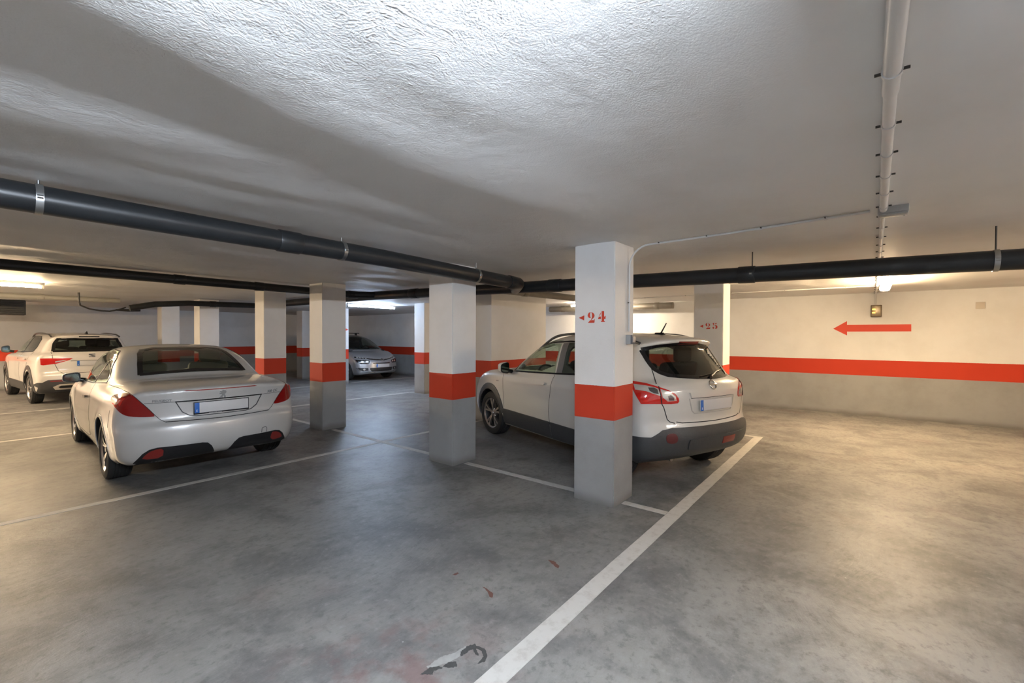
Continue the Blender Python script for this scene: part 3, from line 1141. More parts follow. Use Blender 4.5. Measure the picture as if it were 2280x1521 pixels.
        for ax in range(3):
            o1, o2 = [(1, 2), (2, 0), (0, 1)][ax]
            lo = [slice(1, sh[i]-1) for i in range(3)]
            lo[ax] = slice(0, sh[ax]-1)
            hi = list(lo)
            hi[ax] = slice(1, sh[ax])
            a_, b_ = neg[tuple(lo)], neg[tuple(hi)]
            e = np.argwhere(a_ != b_)
            flip = a_[tuple(e.T)]
            base = e.copy()
            for i in range(3):
                if i != ax:
                    base[:, i] += 1
            def at_(d1, d2):
                q_ = base.copy()
                q_[:, o1] -= d1
                q_[:, o2] -= d2
                return idx[tuple(q_.T)]
            Q = np.stack([at_(1, 1), at_(0, 1), at_(0, 0), at_(1, 0)], 1)
            Q = np.where(flip[:, None], Q, Q[:, ::-1])
            quads.append(Q)
        Q = np.concatenate(quads)
        Q = Q[(Q >= 0).all(1)]
        me = bpy.data.meshes.new('body')
        me.vertices.add(len(V))
        me.vertices.foreach_set('co', V.astype(np.float32).ravel())
        me.loops.add(Q.size)
        me.loops.foreach_set('vertex_index', Q.astype(np.int32).ravel())
        me.polygons.add(len(Q))
        me.polygons.foreach_set('loop_start', np.arange(0, Q.size, 4, dtype=np.int32))
        me.polygons.foreach_set('use_smooth', np.ones(len(Q), bool))
        me.update(calc_edges=True)
        me.set_sharp_from_angle(angle=R(42))
        return link('body', me, mt, s.root)

    # ---- surface patches
    def tri2d(s, poly, step):
        P = [np.array(p, float) for p in poly]
        out = []
        for a, b in zip(P, P[1:]+P[:1]):
            n = max(1, int(np.linalg.norm(b-a)/step))
            out += [a+(b-a)*i/n for i in range(n)]
        E_ = np.array(out)
        lo, hi = E_.min(0), E_.max(0)
        g = np.stack(np.meshgrid(np.arange(lo[0]+step*0.5, hi[0], step), np.arange(lo[1]+step*0.5, hi[1], step), indexing='ij'), -1).reshape(-1, 2)
        if len(g):
            g = g[poly_sd(E_, g) < -0.35*step]
        A = np.concatenate([E_, g]) if len(g) else E_
        n = len(E_)
        sc = 1.0/step
        vv, ee, ff, _, _, _ = delaunay_2d_cdt([Vector((p[0]*sc, p[1]*sc)) for p in A], [(i, (i+1) % n) for i in range(n)], [], 1, 1e-4)
        return np.array([(v.x/sc, v.y/sc) for v in vv]), ff

    def patch(s, name, view, poly, mt, lift=0.003, thick=0.006, step=None, parent=None, smooth=0, mirror=False, both=False, verts_only=False):
        """lay outline 'poly' (in the given view) on the body; both: also the mirrored twin"""
        if smooth:
            poly = smooth_closed(poly, smooth)
        if step is None:
            step = 5.0 if view == 'px' else 0.03
        uv, ff = s.tri2d(poly, step)
        O, D = s.rays(view, uv)
        P, g, ok = s.hit(O, D)
        ff = [f for f in ff if all(ok[i] for i in f)]
        if mirror:
            P = P*[-1, 1, 1]
            g = g*[-1, 1, 1]
        objs = []
        for mi in ((False, True) if both else (False,)):
            Pm = P*[-1, 1, 1] if mi else P
            gm = g*[-1, 1, 1] if mi else g
            V = np.concatenate([Pm+gm*lift, Pm+gm*(lift-thick)])
            k = len(Pm)
            Fc = [tuple(f) for f in ff]
            cnt = {}
            for f in ff:
                for i in range(len(f)):
                    cnt[(f[i], f[(i+1) % len(f)])] = 1
            for (i, j) in cnt:
                if (j, i) not in cnt:
                    Fc.append((j, i, k+i, k+j))
            o = mesh(name, V, Fc, mt, parent or s.root)
            bm = bmesh.new()
            bm.from_mesh(o.data)
            bmesh.ops.delete(bm, geom=[v for v in bm.verts if not v.link_faces], context='VERTS')
            bmesh.ops.recalc_face_normals(bm, faces=bm.faces)
            # outward check on the face nearest the outside
            if bm.faces:
                bm.faces.ensure_lookup_table()
                f0 = max(bm.faces, key=lambda f: f.calc_area())
                c0 = np.array([f0.calc_center_median()])
                g0 = s.grad(s.solid, c0)[0]
                if float(np.dot(g0, np.array(f0.normal))) < 0:
                    bmesh.ops.reverse_faces(bm, faces=bm.faces)
            bm.to_mesh(o.data)
            bm.free()
            o.data.polygons.foreach_set('use_smooth', [True]*len(o.data.polygons))
            o.data.set_sharp_from_angle(angle=R(40))
            objs.append(o)
        return objs if both else objs[0]

    def trace(s, view, pts, step=None):
        P = [np.array(p, float) for p in pts]
        if step is None:
            step = 5.0 if view == 'px' else 0.03
        out = []
        for a, b in zip(P[:-1], P[1:]):
            n = max(1, int(np.linalg.norm(b-a)/step))
            out += [a+(b-a)*i/n for i in range(n)]
        out.append(P[-1])
        O, D = s.rays(view, out)
        Q, g, ok = s.hit(O, D)
        return Q[ok], g[ok]

    def strip(s, name, view, pts, wd, mt, lift=0.0012, parent=None, both=False, mirror=False, step=None, thick=0.004):
        """thin ribbon along a polyline: shut lines, trims"""
        Q, g = s.trace(view, pts, step)
        if len(Q) < 2:
            return None
        objs = []
        for mi in ((False, True) if both else (mirror,)):
            Qm = Q*[-1, 1, 1] if mi else Q
            gm = g*[-1, 1, 1] if mi else g
            T = np.gradient(Qm, axis=0)
            T /= np.linalg.norm(T, axis=1)[:, None]+1e-9
            S = np.cross(T, gm)
            S /= np.linalg.norm(S, axis=1)[:, None]+1e-9
            n = len(Qm)
            V = np.concatenate([Qm+S*wd/2-gm*thick, Qm+S*wd/2+gm*lift, Qm-S*wd/2+gm*lift, Qm-S*wd/2-gm*thick])
            Fc = []
            for i in range(n-1):
                for a, b in ((0, 1), (1, 2), (2, 3)):
                    Fc.append((a*n+i, a*n+i+1, b*n+i+1, b*n+i))
            o = mesh(name, V, Fc, mt, parent or s.root)
            bm = bmesh.new()
            bm.from_mesh(o.data)
            bmesh.ops.recalc_face_normals(bm, faces=bm.faces)
            bm.to_mesh(o.data)
            bm.free()
            objs.append(o)
        return objs if both else objs[0]

    def outline_local(s, view, poly, plane, shrink, smooth=1):
        """outline traced on the surface, returned as a 2D prism section for cutting"""
        if smooth:
            poly = smooth_closed(poly, smooth)
        O, D = s.rays(view, poly)
        P, g, ok = s.hit(O, D)
        P = P[ok]
        q = P[:, [1, 2]] if plane == 'side' else P[:, [0, 2]]
        return Prof(q, 0, pad=0.6), shrink

    def cut(s, kind, view, poly, shrink=0.02, smooth=1, sym=False):
        pr, sk = s.outline_local(view, poly, kind, shrink, smooth)
        pr.T = pr.T+sk
        if sym:      # make a rear/front section symmetric
            q = pr
            pr = lambda x, z, q=q: np.minimum(q(x, z), q(-x, z))
        s.cuts.append((kind, pr))

    def frame(s, view, poly, wd, mt, lift=0.0055, name='window_frit'):
        """dark border just inside a pane's outline"""
        P = np.array(poly, float)
        cen = P.mean(0)
        sc = np.ptp(P, axis=0)
        k = 6.0 if view == 'px' else wd*0.5
        Q = P+(cen-P)/np.maximum(np.linalg.norm(P-cen, axis=1), 1e-6)[:, None]*(k*0.0 if view == 'px' else k)
        return s.strip(name, view, list(Q)+[Q[0]], wd, mt, lift)

    # ---- fittings
    def wheel(s, yc, side, rw, wd, rim_r, spokes, m_rim, m_dark, xo, style, steer=0.0):
        hub = empty('wheel', (side*(xo-wd/2), yc, rw), R(steer), s.root)
        hw = wd/2
        tw = []
        prof = [(-hw+0.02, rim_r), (-hw+0.004, rim_r+0.015), (-hw, (rim_r+rw)/2), (-hw+0.012, rw-0.016), (-hw+0.035, rw-0.002)]
        for k in range(5):
            x0 = -hw+0.035+(wd-0.07)*k/5
            x1 = -hw+0.035+(wd-0.07)*(k+1)/5
            prof += [(x0+0.004, rw), (x1-0.008, rw), (x1-0.007, rw-0.007), (x1-0.001, rw-0.007)]
        prof += [(hw-0.035, rw-0.002), (hw-0.012, rw-0.016), (hw, (rim_r+rw)/2), (hw-0.004, rim_r+0.015), (hw-0.02, rim_r)]
        lathe('tyre', prof, M_TYRE, hub, 'x', 56)
        sgn = side
        f = lambda t: sgn*t
        lathe('rim', [(f(hw-0.012), rim_r+0.004), (f(hw-0.022), rim_r-0.004), (f(hw-0.03), rim_r-0.016)], m_rim, hub, 'x', 56)
        lathe('rim_barrel', [(f(hw-0.03), rim_r-0.016), (f(hw-0.06), rim_r-0.03), (f(-hw+0.03), rim_r-0.03), (f(-hw+0.02), rim_r+0.002)], M_BLACK, hub, 'x', 40)
        lathe('brake_disc', [(f(hw-0.10), 0.001), (f(hw-0.10), rim_r-0.06), (f(hw-0.12), rim_r-0.06), (f(hw-0.12), 0.001)], m_dark, hub, 'x', 40)
        lathe('hub_cap', [(f(hw-0.022), 0.0005), (f(hw-0.022), 0.028), (f(hw-0.032), 0.034), (f(hw-0.06), 0.07), (f(hw-0.09), 0.075)], m_rim, hub, 'x', 24)
        bm = bmesh.new()
        xo_, xi_ = f(hw-0.026), f(hw-0.058)
        for k in range(spokes):
            a = 2*math.pi*k/spokes+0.3
            br = style == 'split'
            arms = ((-0.16, 1), (0.16, 1)) if br else ((0.0, 1),)
            for da, _ in arms:
                pts = []
                r0, r1 = 0.045, rim_r-0.012
                w0, w1 = (0.011, 0.017) if br else (0.030, 0.022)
                for rr, ww, aa in ((r0, w0, a+da*0.35), ((r0+r1)/2, (w0+w1)/2*0.9, a+da*0.8), (r1, w1, a+da*1.15)):
                    c, n_ = np.array([math.cos(aa), math.sin(aa)])*rr, np.array([-math.sin(aa), math.cos(aa)])*ww
                    pts.append((c+n_, c-n_))
                vs = []
                for xx, dz in ((xo_, 0), (xi_, 1)):
                    for i, (p, q) in enumerate(pts):
                        xv = xx-f(0.014)*(i == 0)*(1-dz)
                        vs.append((bm.verts.new((xv, *p)), bm.verts.new((xv, *q))))
                for i in range(2):
                    A0, A1, B0, B1 = vs[i], vs[i+1], vs[3+i], vs[4+i]
                    bm.faces.new((A0[0], A0[1], A1[1], A1[0]))
                    bm.faces.new((A0[0], A1[0], B1[0], B0[0]))
                    bm.faces.new((A0[1], B0[1], B1[1], A1[1]))
        bm_obj('spokes', bm, m_rim, hub)
        return hub

    def wheels(s, rim_r, spokes, style, m_rim, wd=0.215, xo=None, steer=0.0, lip=None):
        sp = s.spec
        m_dark = mat('brake_steel', (0.05, 0.05, 0.05), 0.5, 0.6)
        for yc, st in ((0.0, 0.0), (sp['wb'], steer)):
            for side in (-1, 1):
                s.wheel(yc, side, sp['rw'], wd, rim_r, spokes, m_rim, m_dark, xo or s.W-0.03, style, st)
        # clean arch edge in body paint and a dark liner fitted behind it
        r0 = sp['rw']+sp['gap']-0.012
        for yc in (0.0, sp['wb']):
            A = np.linspace(R(-22), R(202), 30)
            ring = [(yc+math.cos(a)*(r0+0.034), sp['rw']+math.sin(a)*(r0+0.034)) for a in A]
            ring += [(yc+math.cos(a)*r0, sp['rw']+math.sin(a)*r0) for a in A[::-1]]
            zz = np.array([(yc+math.cos(a)*r0, sp['rw']+math.sin(a)*r0) for a in A])
            O = np.zeros((len(A), 3))
            O[:, 0], O[:, 1], O[:, 2] = -1.6, zz[:, 0], zz[:, 1]
            D = np.tile(np.array([1.0, 0, 0]), (len(A), 1))
            P, g, ok = s.hit(O, D)
            if lip is not None:
                zw, s.zw = s.zw, (lambda z: z)
                for vw in ('left', 'right'):
                    s.patch('arch_lip', vw, ring, lip, 0.003, 0.012, step=0.03)
                s.zw = zw
            for side in (-1, 1):
                V, Fc = [], []
                idx = [i for i in range(len(A)) if ok[i] and abs(P[i, 0]) > 0.55]
                for i in idx:
                    V.append((side*0.49, zz[i, 0], zz[i, 1]))
                    V.append((side*(abs(P[i, 0])-0.006), zz[i, 0], zz[i, 1]))
                for i in range(len(idx)-1):
                    Fc.append((2*i, 2*i+1, 2*i+3, 2*i+2))
                mesh('wheel_liner', V, Fc, M_BLACK, s.root, smooth=True)

    def plate(s, centre, wd, ht, nrm, label=None, frame=True, blank=(0.62, 0.61, 0.60)):
        """number plate: backing, white field, blue country strip; centre on the plate, nrm outward"""
        n_ = np.array(nrm, float)
        n_ /= np.linalg.norm(n_)
        up = np.array([0, 0, 1.0])
        u = np.cross(up, n_)
        u /= np.linalg.norm(u)
        v = np.cross(n_, u)
        c = np.array(centre, float)
        root = empty('number_plate', tuple(c), 0, s.root)
        root.rotation_euler = Matrix([[u[i], v[i], n_[i]] for i in range(3)]).to_euler()
        if frame:
            box('plate_frame', (-wd/2-0.008, -ht/2-0.016, -0.008), (wd/2+0.008, ht/2+0.008, 0.004), M_BLACK, root, 0.004)
        box('plate_field', (-wd/2, -ht/2, -0.004), (wd/2, ht/2, 0.007), mat('plate_white', blank, 0.45), root, 0.002)
        box('country_strip', (-wd/2, -ht/2, 0.005), (-wd/2+0.044, ht/2, 0.0085), mat('plate_blue', (0.02, 0.14, 0.52), 0.45), root, 0.002)
        text_obj('country_letter', 'E', 0.032, mat('plate_letter', (0.85, 0.85, 0.85), 0.5), root, (-wd/2+0.012, -ht/2+0.014, 0.0088))
        return root

    def seat(s, x, y, z, mt, w_=0.5, head=True):
        """front/rear seat: cushion, back, headrest (parts of the car's interior)"""
        root = empty('seat', (x, y, z), 0, s.root)
        box('cushion', (-w_/2, -0.05, 0), (w_/2, 0.48, 0.16), mt, root, 0.05, 3)
        bm = bmesh.new()
        add_box(bm, (-w_/2, -0.09, 0.10), (w_/2, 0.05, 0.70), 0.05, 3)
        for v in bm.verts:
            v.co.y -= max(0, v.co.z-0.1)*0.30
            v.co.x *= 1-0.12*max(0, v.co.z-0.35)
        bm_obj('backrest', bm, mt, root, smooth=True)
        if head:
            bm = bmesh.new()
            add_box(bm, (-0.13, -0.285, 0.70), (0.13, -0.185, 0.885), 0.04, 3)
            bm_obj('headrest', bm, mt, root, smooth=True)
            tube('headrest_post', [(-0.05, -0.23, 0.62), (-0.05, -0.235, 0.74)], 0.007, M_STEEL, root, 8)
            tube('headrest_post', [(0.05, -0.23, 0.62), (0.05, -0.235, 0.74)], 0.007, M_STEEL, root, 8)
        return root

    def steering(s, x, y, z):
        c = np.array([x, y, z])
        n_ = np.array([0, -0.85, 0.52])
        u = np.array([1.0, 0, 0])
        v = np.cross(n_, u)
        pts = [c+(u*math.cos(a)+v*math.sin(a))*0.185 for a in np.linspace(0, 2*math.pi, 33)]
        root = empty('steering_wheel', (0, 0, 0), 0, s.root)
        tube('wheel_rim', pts, 0.015, M_BLACK, root, 10)
        tube('spoke', [c-u*0.18, c+u*0.18], 0.013, M_BLACK, root, 8)
        tube('spoke', [c, c-v*0.18], 0.013, M_BLACK, root, 8)
        tube('column', [c, c-n_*0.35], 0.05, M_BLACK, root, 10)


def text_obj(name, txt, size, mt, parent, loc, rot=(0, 0, 0), ext=0.0006, shear=0.0, bold=0.0, align='LEFT', xs=1.0):
    cu = bpy.data.curves.new(name, 'FONT')
    cu.body = txt
    cu.size = size
    cu.extrude = ext
    cu.shear = shear
    cu.offset = bold
    cu.align_x = align
    cu.resolution_u = 3
    o = bpy.data.objects.new(name, cu)
    COL.objects.link(o)
    me = bpy.data.meshes.new_from_object(o.evaluated_get(bpy.context.evaluated_depsgraph_get()))
    bpy.data.objects.remove(o, do_unlink=True)
    o = link(name, me, mt, parent)
    o.location = loc
    o.rotation_euler = rot
    o.scale = (xs, 1, 1)
    return o


def place_on(car, view, u, v, lift, up=(0, 0, 1)):
    """local matrix on the surface: x to the reader's right, z out"""
    p, g = car.point(view, u, v, lift)
    n_ = Vector(g)
    upv = Vector(up)
    x_ = upv.cross(n_).normalized()
    y_ = n_.cross(x_)
    return Matrix(((x_.x, y_.x, n_.x, p[0]), (x_.y, y_.y, n_.y, p[1]), (x_.z, y_.z, n_.z, p[2]), (0, 0, 0, 1)))


M_TYRE = mat('tyre_rubber', (0.018, 0.018, 0.018), 0.75)
M_SEAM = mat('shut_line', (0.010, 0.010, 0.010), 0.8)
M_CHROME = mat('chrome', (0.62, 0.62, 0.62), 0.12, 1.0)
M_ALU = mat('alloy_rim', (0.45, 0.44, 0.43), 0.3, 0.9)
M_PEARL = mat('pearl_white_paint', (0.56, 0.55, 0.525), 0.34, 0.2, coat=1.0)
M_BADGE = mat('bright_badge', (0.50, 0.50, 0.50), 0.22, 0.6)
M_WHITEP = mat('cream_white_paint', (0.62, 0.595, 0.54), 0.35, 0.0, coat=1.0)
M_SUVW = mat('suv_white_paint', (0.74, 0.70, 0.64), 0.35, 0.0, coat=1.0)
M_SILVER = mat('silver_paint', (0.42, 0.43, 0.45), 0.32, 0.6, coat=1.0)
M_CLAD = mat('grey_black_cladding', (0.045, 0.046, 0.047), 0.5, noise=(40, 0.15))
M_TRIM = mat('gloss_black_trim', (0.010, 0.010, 0.011), 0.18)
M_LAMPR = mat('red_lens', (0.24, 0.006, 0.005), 0.08, coat=1.0)
M_LAMPR2 = mat('bright_red_lens', (0.55, 0.015, 0.010), 0.08, coat=1.0)
M_LAMPC = mat('clear_lens', (0.60, 0.58, 0.54), 0.10, 0.35, coat=1.0)
M_LAMPD = mat('lamp_dark', (0.10, 0.09, 0.09), 0.2, 0.5, coat=1.0)
M_FOG = mat('dull_red_reflector', (0.22, 0.022, 0.018), 0.25)
G_CLEAR = glass_mat('window_glass', (0.80, 0.90, 0.80), 0.88)
G_TINT = glass_mat('rear_glass', (0.75, 0.85, 0.78), 0.42)
G_DARK = glass_mat('dark_glass', (0.70, 0.80, 0.72), 0.30)
M_INT = mat('dark_interior', (0.016, 0.017, 0.017), 0.8)
M_SEATB = mat('black_seat', (0.028, 0.029, 0.029), 0.8, noise=(60, 0.2))
M_SEATC = mat('cream_leather', (0.62, 0.57, 0.47), 0.5)
M_MIRR = mat('mirror_glass', (0.14, 0.17, 0.155), 0.04, 1.0)


def roof_rail(c, pts, rad, mt, side):
    """rail standing on the roof: bar with two feet"""
    P = [Vector((side*x, y, z)) for x, y, z in pts]
    r = empty('roof_rail', tuple(P[0]), 0, c.root)
    tube('rail_bar', [p-P[0] for p in P], rad, mt, r, 10)
    return r


def door_mirror(c, sx, at, size, shell, yaw=0.0, low=None):
    mr = empty('door_mirror', at, R(yaw), c.root)
    w_, d_, h_ = size
    bm = bmesh.new()
    bmesh.ops.create_cube(bm, size=2)
    bmesh.ops.subdivide_edges(bm, edges=bm.edges, cuts=5, use_grid_fill=True)
    for v in bm.verts:
        q = v.co
        n4 = (abs(q.x)**4+abs(q.y)**4+abs(q.z)**4)**0.25
        s_ = Vector(q)/max(n4, 1e-6)
        v.co = Vector((s_.x*w_, (s_.y*d_ if s_.y > 0 else s_.y*d_*0.5), s_.z*h_*(1-0.18*(s_.x*sx))))
    bm_obj('mirror_shell', bm, shell, mr, smooth=True, sharp=60)
    bm = bmesh.new()
    bmesh.ops.create_circle(bm, cap_ends=True, segments=32, radius=1)
    for v in bm.verts:
        a, b = v.co.x, v.co.y
        n4 = (abs(a)**4+abs(b)**4)**0.25
        v.co = Vector((a/n4*w_*0.97, -d_*0.5-0.003, b/n4*h_*0.96*(1-0.18*(a/n4*sx))))
    bm_obj('mirror_bezel', bm, M_TRIM, mr)
    bm = bmesh.new()
    bmesh.ops.create_circle(bm, cap_ends=True, segments=32, radius=1)
    for v in bm.verts:
        a, b = v.co.x, v.co.y
        n4 = (abs(a)**4+abs(b)**4)**0.25
        v.co = Vector((a/n4*w_*0.78, -d_*0.5-0.006, b/n4*h_*0.72*(1-0.18*(a/n4*sx))))
    bm_obj('mirror_glass', bm, M_MIRR, mr)
    tube('mirror_arm', [(-sx*w_*0.7, 0, -h_*0.5), (-sx*(w_+0.07), 0.0, -h_*0.75)], 0.032, low or M_TRIM, mr, 10)
    return mr


def arch_trim(c, yc, r0, r1, a0, a1, mt, lift=0.010, name='arch_trim', zc=None):
    zc = c.spec['rw'] if zc is None else zc
    r0 = c.spec['rw']+c.spec['gap']-0.013
    n = 22
    A = [(yc+math.cos(a)*r1, zc+math.sin(a)*r1) for a in np.linspace(a0, a1, n)]
    B = [(yc+math.cos(a)*r0, zc+math.sin(a)*r0) for a in np.linspace(a1, a0, n)]
    for vw in ('left', 'right'):
        c.patch(name, vw, A+B, mt, lift, lift+0.03, step=0.03)


# ================================================================ silver white coupe-cabriolet
def build_coupe():
    spec = dict(W=0.905, wb=2.605, rw=0.325, gap=0.045, ends=(-0.935, 3.505), top=1.47, zfloor=0.50, cmid=1.35, deck=True,
                low=[(-0.66, 0.24), (-0.84, 0.285), (-0.915, 0.40), (-0.935, 0.53), (-0.925, 0.645), (-0.895, 0.675), (-0.865, 0.71), (-0.865, 0.80),
                     (-0.875, 0.90), (-0.895, 0.985), (-0.885, 1.01), (-0.83, 1.025), (-0.60, 1.055), (-0.20, 1.075), (0.30, 1.075), (1.2, 1.03), (2.2, 0.99), (2.62, 0.965),
                     (3.0, 0.90), (3.30, 0.80), (3.45, 0.67), (3.505, 0.52), (3.48, 0.35), (3.40, 0.24), (3.20, 0.19), (1.3, 0.18)],
                cab=[(-0.14, 0.60), (-0.10, 1.06), (0.18, 1.215), (0.50, 1.355), (0.78, 1.422), (1.10, 1.452), (1.40, 1.446), (1.68, 1.398), (2.05, 1.25), (2.40, 1.09), (2.72, 0.93), (2.72, 0.60)],
                plan=[(-0.95, 0.845), (-0.6, 0.885), (-0.2, 0.905), (0.3, 0.905), (1.3, 0.895), (2.2, 0.905), (2.7, 0.905), (3.1, 0.87), (3.5, 0.80)],
                inset=[(0.15, 0.08), (0.25, 0.045), (0.40, 0.018), (0.60, 0.0), (0.75, 0.008), (0.88, 0.028), (0.96, 0.055), (1.02, 0.10), (1.08, 0.17)],
                cabw=[(0.5, 0.86), (0.95, 0.835), (1.05, 0.81), (1.15, 0.77), (1.25, 0.735), (1.35, 0.675), (1.45, 0.60)],
                cabplan=[(-0.2, 0.06), (0.4, 0.03), (1.0, 0.0), (1.7, 0.01), (2.4, 0.06), (2.9, 0.10)],
                curv=(0.30, 0.42, 0.10, 0.30), crown=(0.045, 0.05), klow=0.13, kcab=0.13, kjoin=0.05,
                flare=[(0.0, 0.325, 0.38, 0.012), (2.605, 0.325, 0.38, 0.012)],
                crease=[(-0.4, 0.86, 2.4, 0.80, 0.05, 0.010)])
    c = Car('parked_car', (1.894, 6.47, -1.9), spec)
    tag(c.root, 'pearl white hardtop convertible coupe, nearest car on the left', 'car')
    RW = [(-0.565, 1.105), (-0.3, 1.118), (0, 1.122), (0.3, 1.118), (0.565, 1.105), (0.535, 1.22), (0.49, 1.34), (0.44, 1.385), (0.30, 1.408), (0, 1.415), (-0.30, 1.408), (-0.44, 1.385), (-0.49, 1.34), (-0.535, 1.22)]
    c.cut('rear', 'rear', [(-0.53, 1.135), (0.53, 1.135), (0.50, 1.22), (0.45, 1.33), (0.40, 1.375), (-0.40, 1.375), (-0.45, 1.33), (-0.50, 1.22)], 0.0)
    SWF = [(184, 851), (192, 837), (205, 821), (222, 806), (240, 795), (257, 789), (268, 787.6), (272.5, 791), (262, 812), (247, 831), (234, 846.5), (210, 849)]
    SWQ = [(273.5, 791.5), (274.8, 797), (273.5, 812), (269, 829), (259, 841.8), (246, 844.2), (236, 846), (249, 830), (263.5, 812)]
    c.cut('side', 'left', [(0.46, 1.055), (0.46, 1.09), (0.70, 1.275), (0.92, 1.35), (1.40, 1.35), (1.80, 1.235), (2.20, 1.06), (2.34, 0.97), (1.4, 0.99)], 0.0)
    c.cut('front', 'front', [(-0.66, 0.99), (0.66, 0.99), (0.54, 1.36), (-0.54, 1.36)], 0.0)
    c.body(0.020, M_PEARL)
    c.patch('rear_window', 'rear', RW, G_DARK, 0.004, 0.004)
    c.frame('rear', RW, 0.05, M_TRIM)
    for sd, vw in ((0, 'left'), (1, 'right')):
        c.patch('door_window', vw, [(1.0, 0.985), (0.72, 1.30), (0.90, 1.362), (1.30, 1.378), (1.60, 1.33), (1.85, 1.235), (2.2, 1.075), (2.42, 0.955)], G_CLEAR, 0.003, 0.004)
        c.patch('quarter_window', vw, [(0.40, 1.03), (0.41, 1.08), (0.66, 1.275), (0.70, 1.295), (0.98, 0.988)], G_CLEAR, 0.003, 0.004)
        fr = [(0.40, 1.02), (0.41, 1.085), (0.66, 1.285), (0.90, 1.368), (1.32, 1.385), (1.62, 1.34), (1.88, 1.243), (2.24, 1.083), (2.46, 0.955)]
        c.strip('window_trim', vw, fr, 0.014, M_TRIM, 0.005)
        c.strip('sill_chrome', vw, [(0.40, 1.015), (1.0, 0.978), (1.4, 0.962), (2.46, 0.94)], 0.014, M_CHROME, 0.006)
        c.strip('window_divider', vw, [(0.99, 0.985), (0.71, 1.297)], 0.014, M_TRIM, 0.005)
        c.strip('window_divider', vw, [(2.18, 0.96), (1.98, 1.17)], 0.018, M_TRIM, 0.005)
        c.strip('door_seam', vw, [(0.93, 0.99), (0.90, 0.80), (0.92, 0.50), (1.02, 0.34), (1.30, 0.30), (2.05, 0.30), (2.18, 0.42), (2.22, 0.95)], 0.006, M_SEAM)
        h = c.patch('door_handle', vw, [(1.06, 0.80), (1.08, 0.822), (1.26, 0.812), (1.28, 0.79), (1.25, 0.778), (1.09, 0.786)], M_CHROME, 0.028, 0.034, step=0.02)
        sx = -1 if vw == 'left' else 1
        door_mirror(c, sx, (sx*0.945, 2.06, 0.985), (0.092, 0.07, 0.066), M_PEARL, 0, M_TRIM)
    # tail lamps traced from the visible left one and mirrored
    TL = [(247, 887), (252.4, 880.7), (265.4, 877), (286.7, 875.4), (297.4, 882), (311.6, 895), (329.3, 910), (346, 926.3), (341, 928), (317.5, 929.2), (291.5, 928), (276, 924.5), (264.3, 916), (256, 905.6), (249, 895)]
    lamps = c.patch('tail_lamp', 'px', TL, M_LAMPR, 0.005, 0.02, step=4.0, smooth=1, both=True)
    for i, lp in enumerate(lamps):
        c.patch('lamp_reflector', 'px', [(264, 889), (275, 884), (280, 887), (274, 893), (268, 905), (262, 897)], M_LAMPR2, 0.0075, 0.003, step=3.0, parent=lp, mirror=bool(i))
    c.strip('trunk_seam', 'px', [(243, 857), (262, 863), (286.7, 874.6)], 0.006, M_SEAM, both=True)
    c.strip('trunk_seam', 'px', [(286.7, 874.6), (300, 884), (329, 909), (347, 926.5), (356, 934), (365, 938.5), (372, 940.5)], 0.005, M_SEAM, 0.002, both=True)
    c.strip('trunk_seam', 'rear', [(-0.50, 0.676), (0, 0.668), (0.50, 0.676)], 0.009, M_SEAM)
    # plate recess rim and handle bar
    c.strip('recess_rim', 'rear', [(-0.415, 0.875), (-0.36, 0.765), (-0.30, 0.722), (-0.24, 0.71), (0.24, 0.71), (0.30, 0.722), (0.36, 0.765), (0.415, 0.875)], 0.009, M_CLAD, 0.004)
    c.strip('recess_rim', 'rear', [(-0.42, 0.876), (0.42, 0.876)], 0.012, M_TRIM, 0.004)
    c.strip('trunk_crease', 'rear', [(-0.66, 0.876), (-0.42, 0.876)], 0.004, M_SEAM, both=True)
    c.patch('brake_light', 'rear', [(-0.36, 0.985), (-0.33, 0.990), (0.33, 0.990), (0.36, 0.985), (0.33, 0.981), (-0.33, 0.981)], M_LAMPR, 0.004, 0.01)
    pl = c.plate((0.0, -0.872, 0.795), 0.52, 0.11, (0, -1, 0.0))
    text_obj('dealer_lettering', 'CONCESIONARIO  MOTOR', 0.010, mat('plate_letter', (0.85, 0.85, 0.85), 0.5), pl, (-0.13, -0.0685, 0.0045))
    # badges
    t = text_obj('badge_lettering', 'PEUGEOT', 0.032, M_BADGE, c.root, (0, 0, 0), bold=0.001, ext=0.0015, xs=1.15)
    t.matrix_local = place_on(c, 'rear', -0.60, 0.886, 0.003) @ Matrix.Diagonal((1.15, 1, 1, 1))
    t = text_obj('badge_lettering', '308 CC', 0.042, M_BADGE, c.root, (0, 0, 0), bold=0.001, ext=0.0015, shear=0.25)
    t.matrix_local = place_on(c, 'rear', 0.48, 0.89, 0.003)
    # rearing lion badge as a small chrome relief
    LION = [(-0.2, -1.0), (0.05, -0.92), (-0.02, -0.62), (0.18, -0.35), (0.40, -0.60), (0.42, -0.95), (0.78, -0.95), (0.66, -0.45), (0.48, -0.10), (0.70, 0.15), (0.86, 0.48), (0.66, 0.70),
            (0.80, 0.92), (0.52, 0.84), (0.20, 1.0), (-0.12, 0.88), (-0.30, 0.66), (-0.62, 0.74), (-0.95, 0.52), (-0.70, 0.46), (-0.46, 0.44), (-0.30, 0.30), (-0.56, 0.24), (-0.92, 0.10),
            (-0.66, 0.02), (-0.34, 0.02), (-0.10, -0.06), (-0.28, -0.40), (-0.52, -0.72), (-0.78, -0.86), (-0.55, -0.98)]
    o = flat_polys('badge_emblem', [[(x*0.042, y*0.046, 0) for x, y in LION]], M_BADGE, c.root, 0.005)
    o.matrix_local = place_on(c, 'rear', 0.0, 0.925, 0.001)
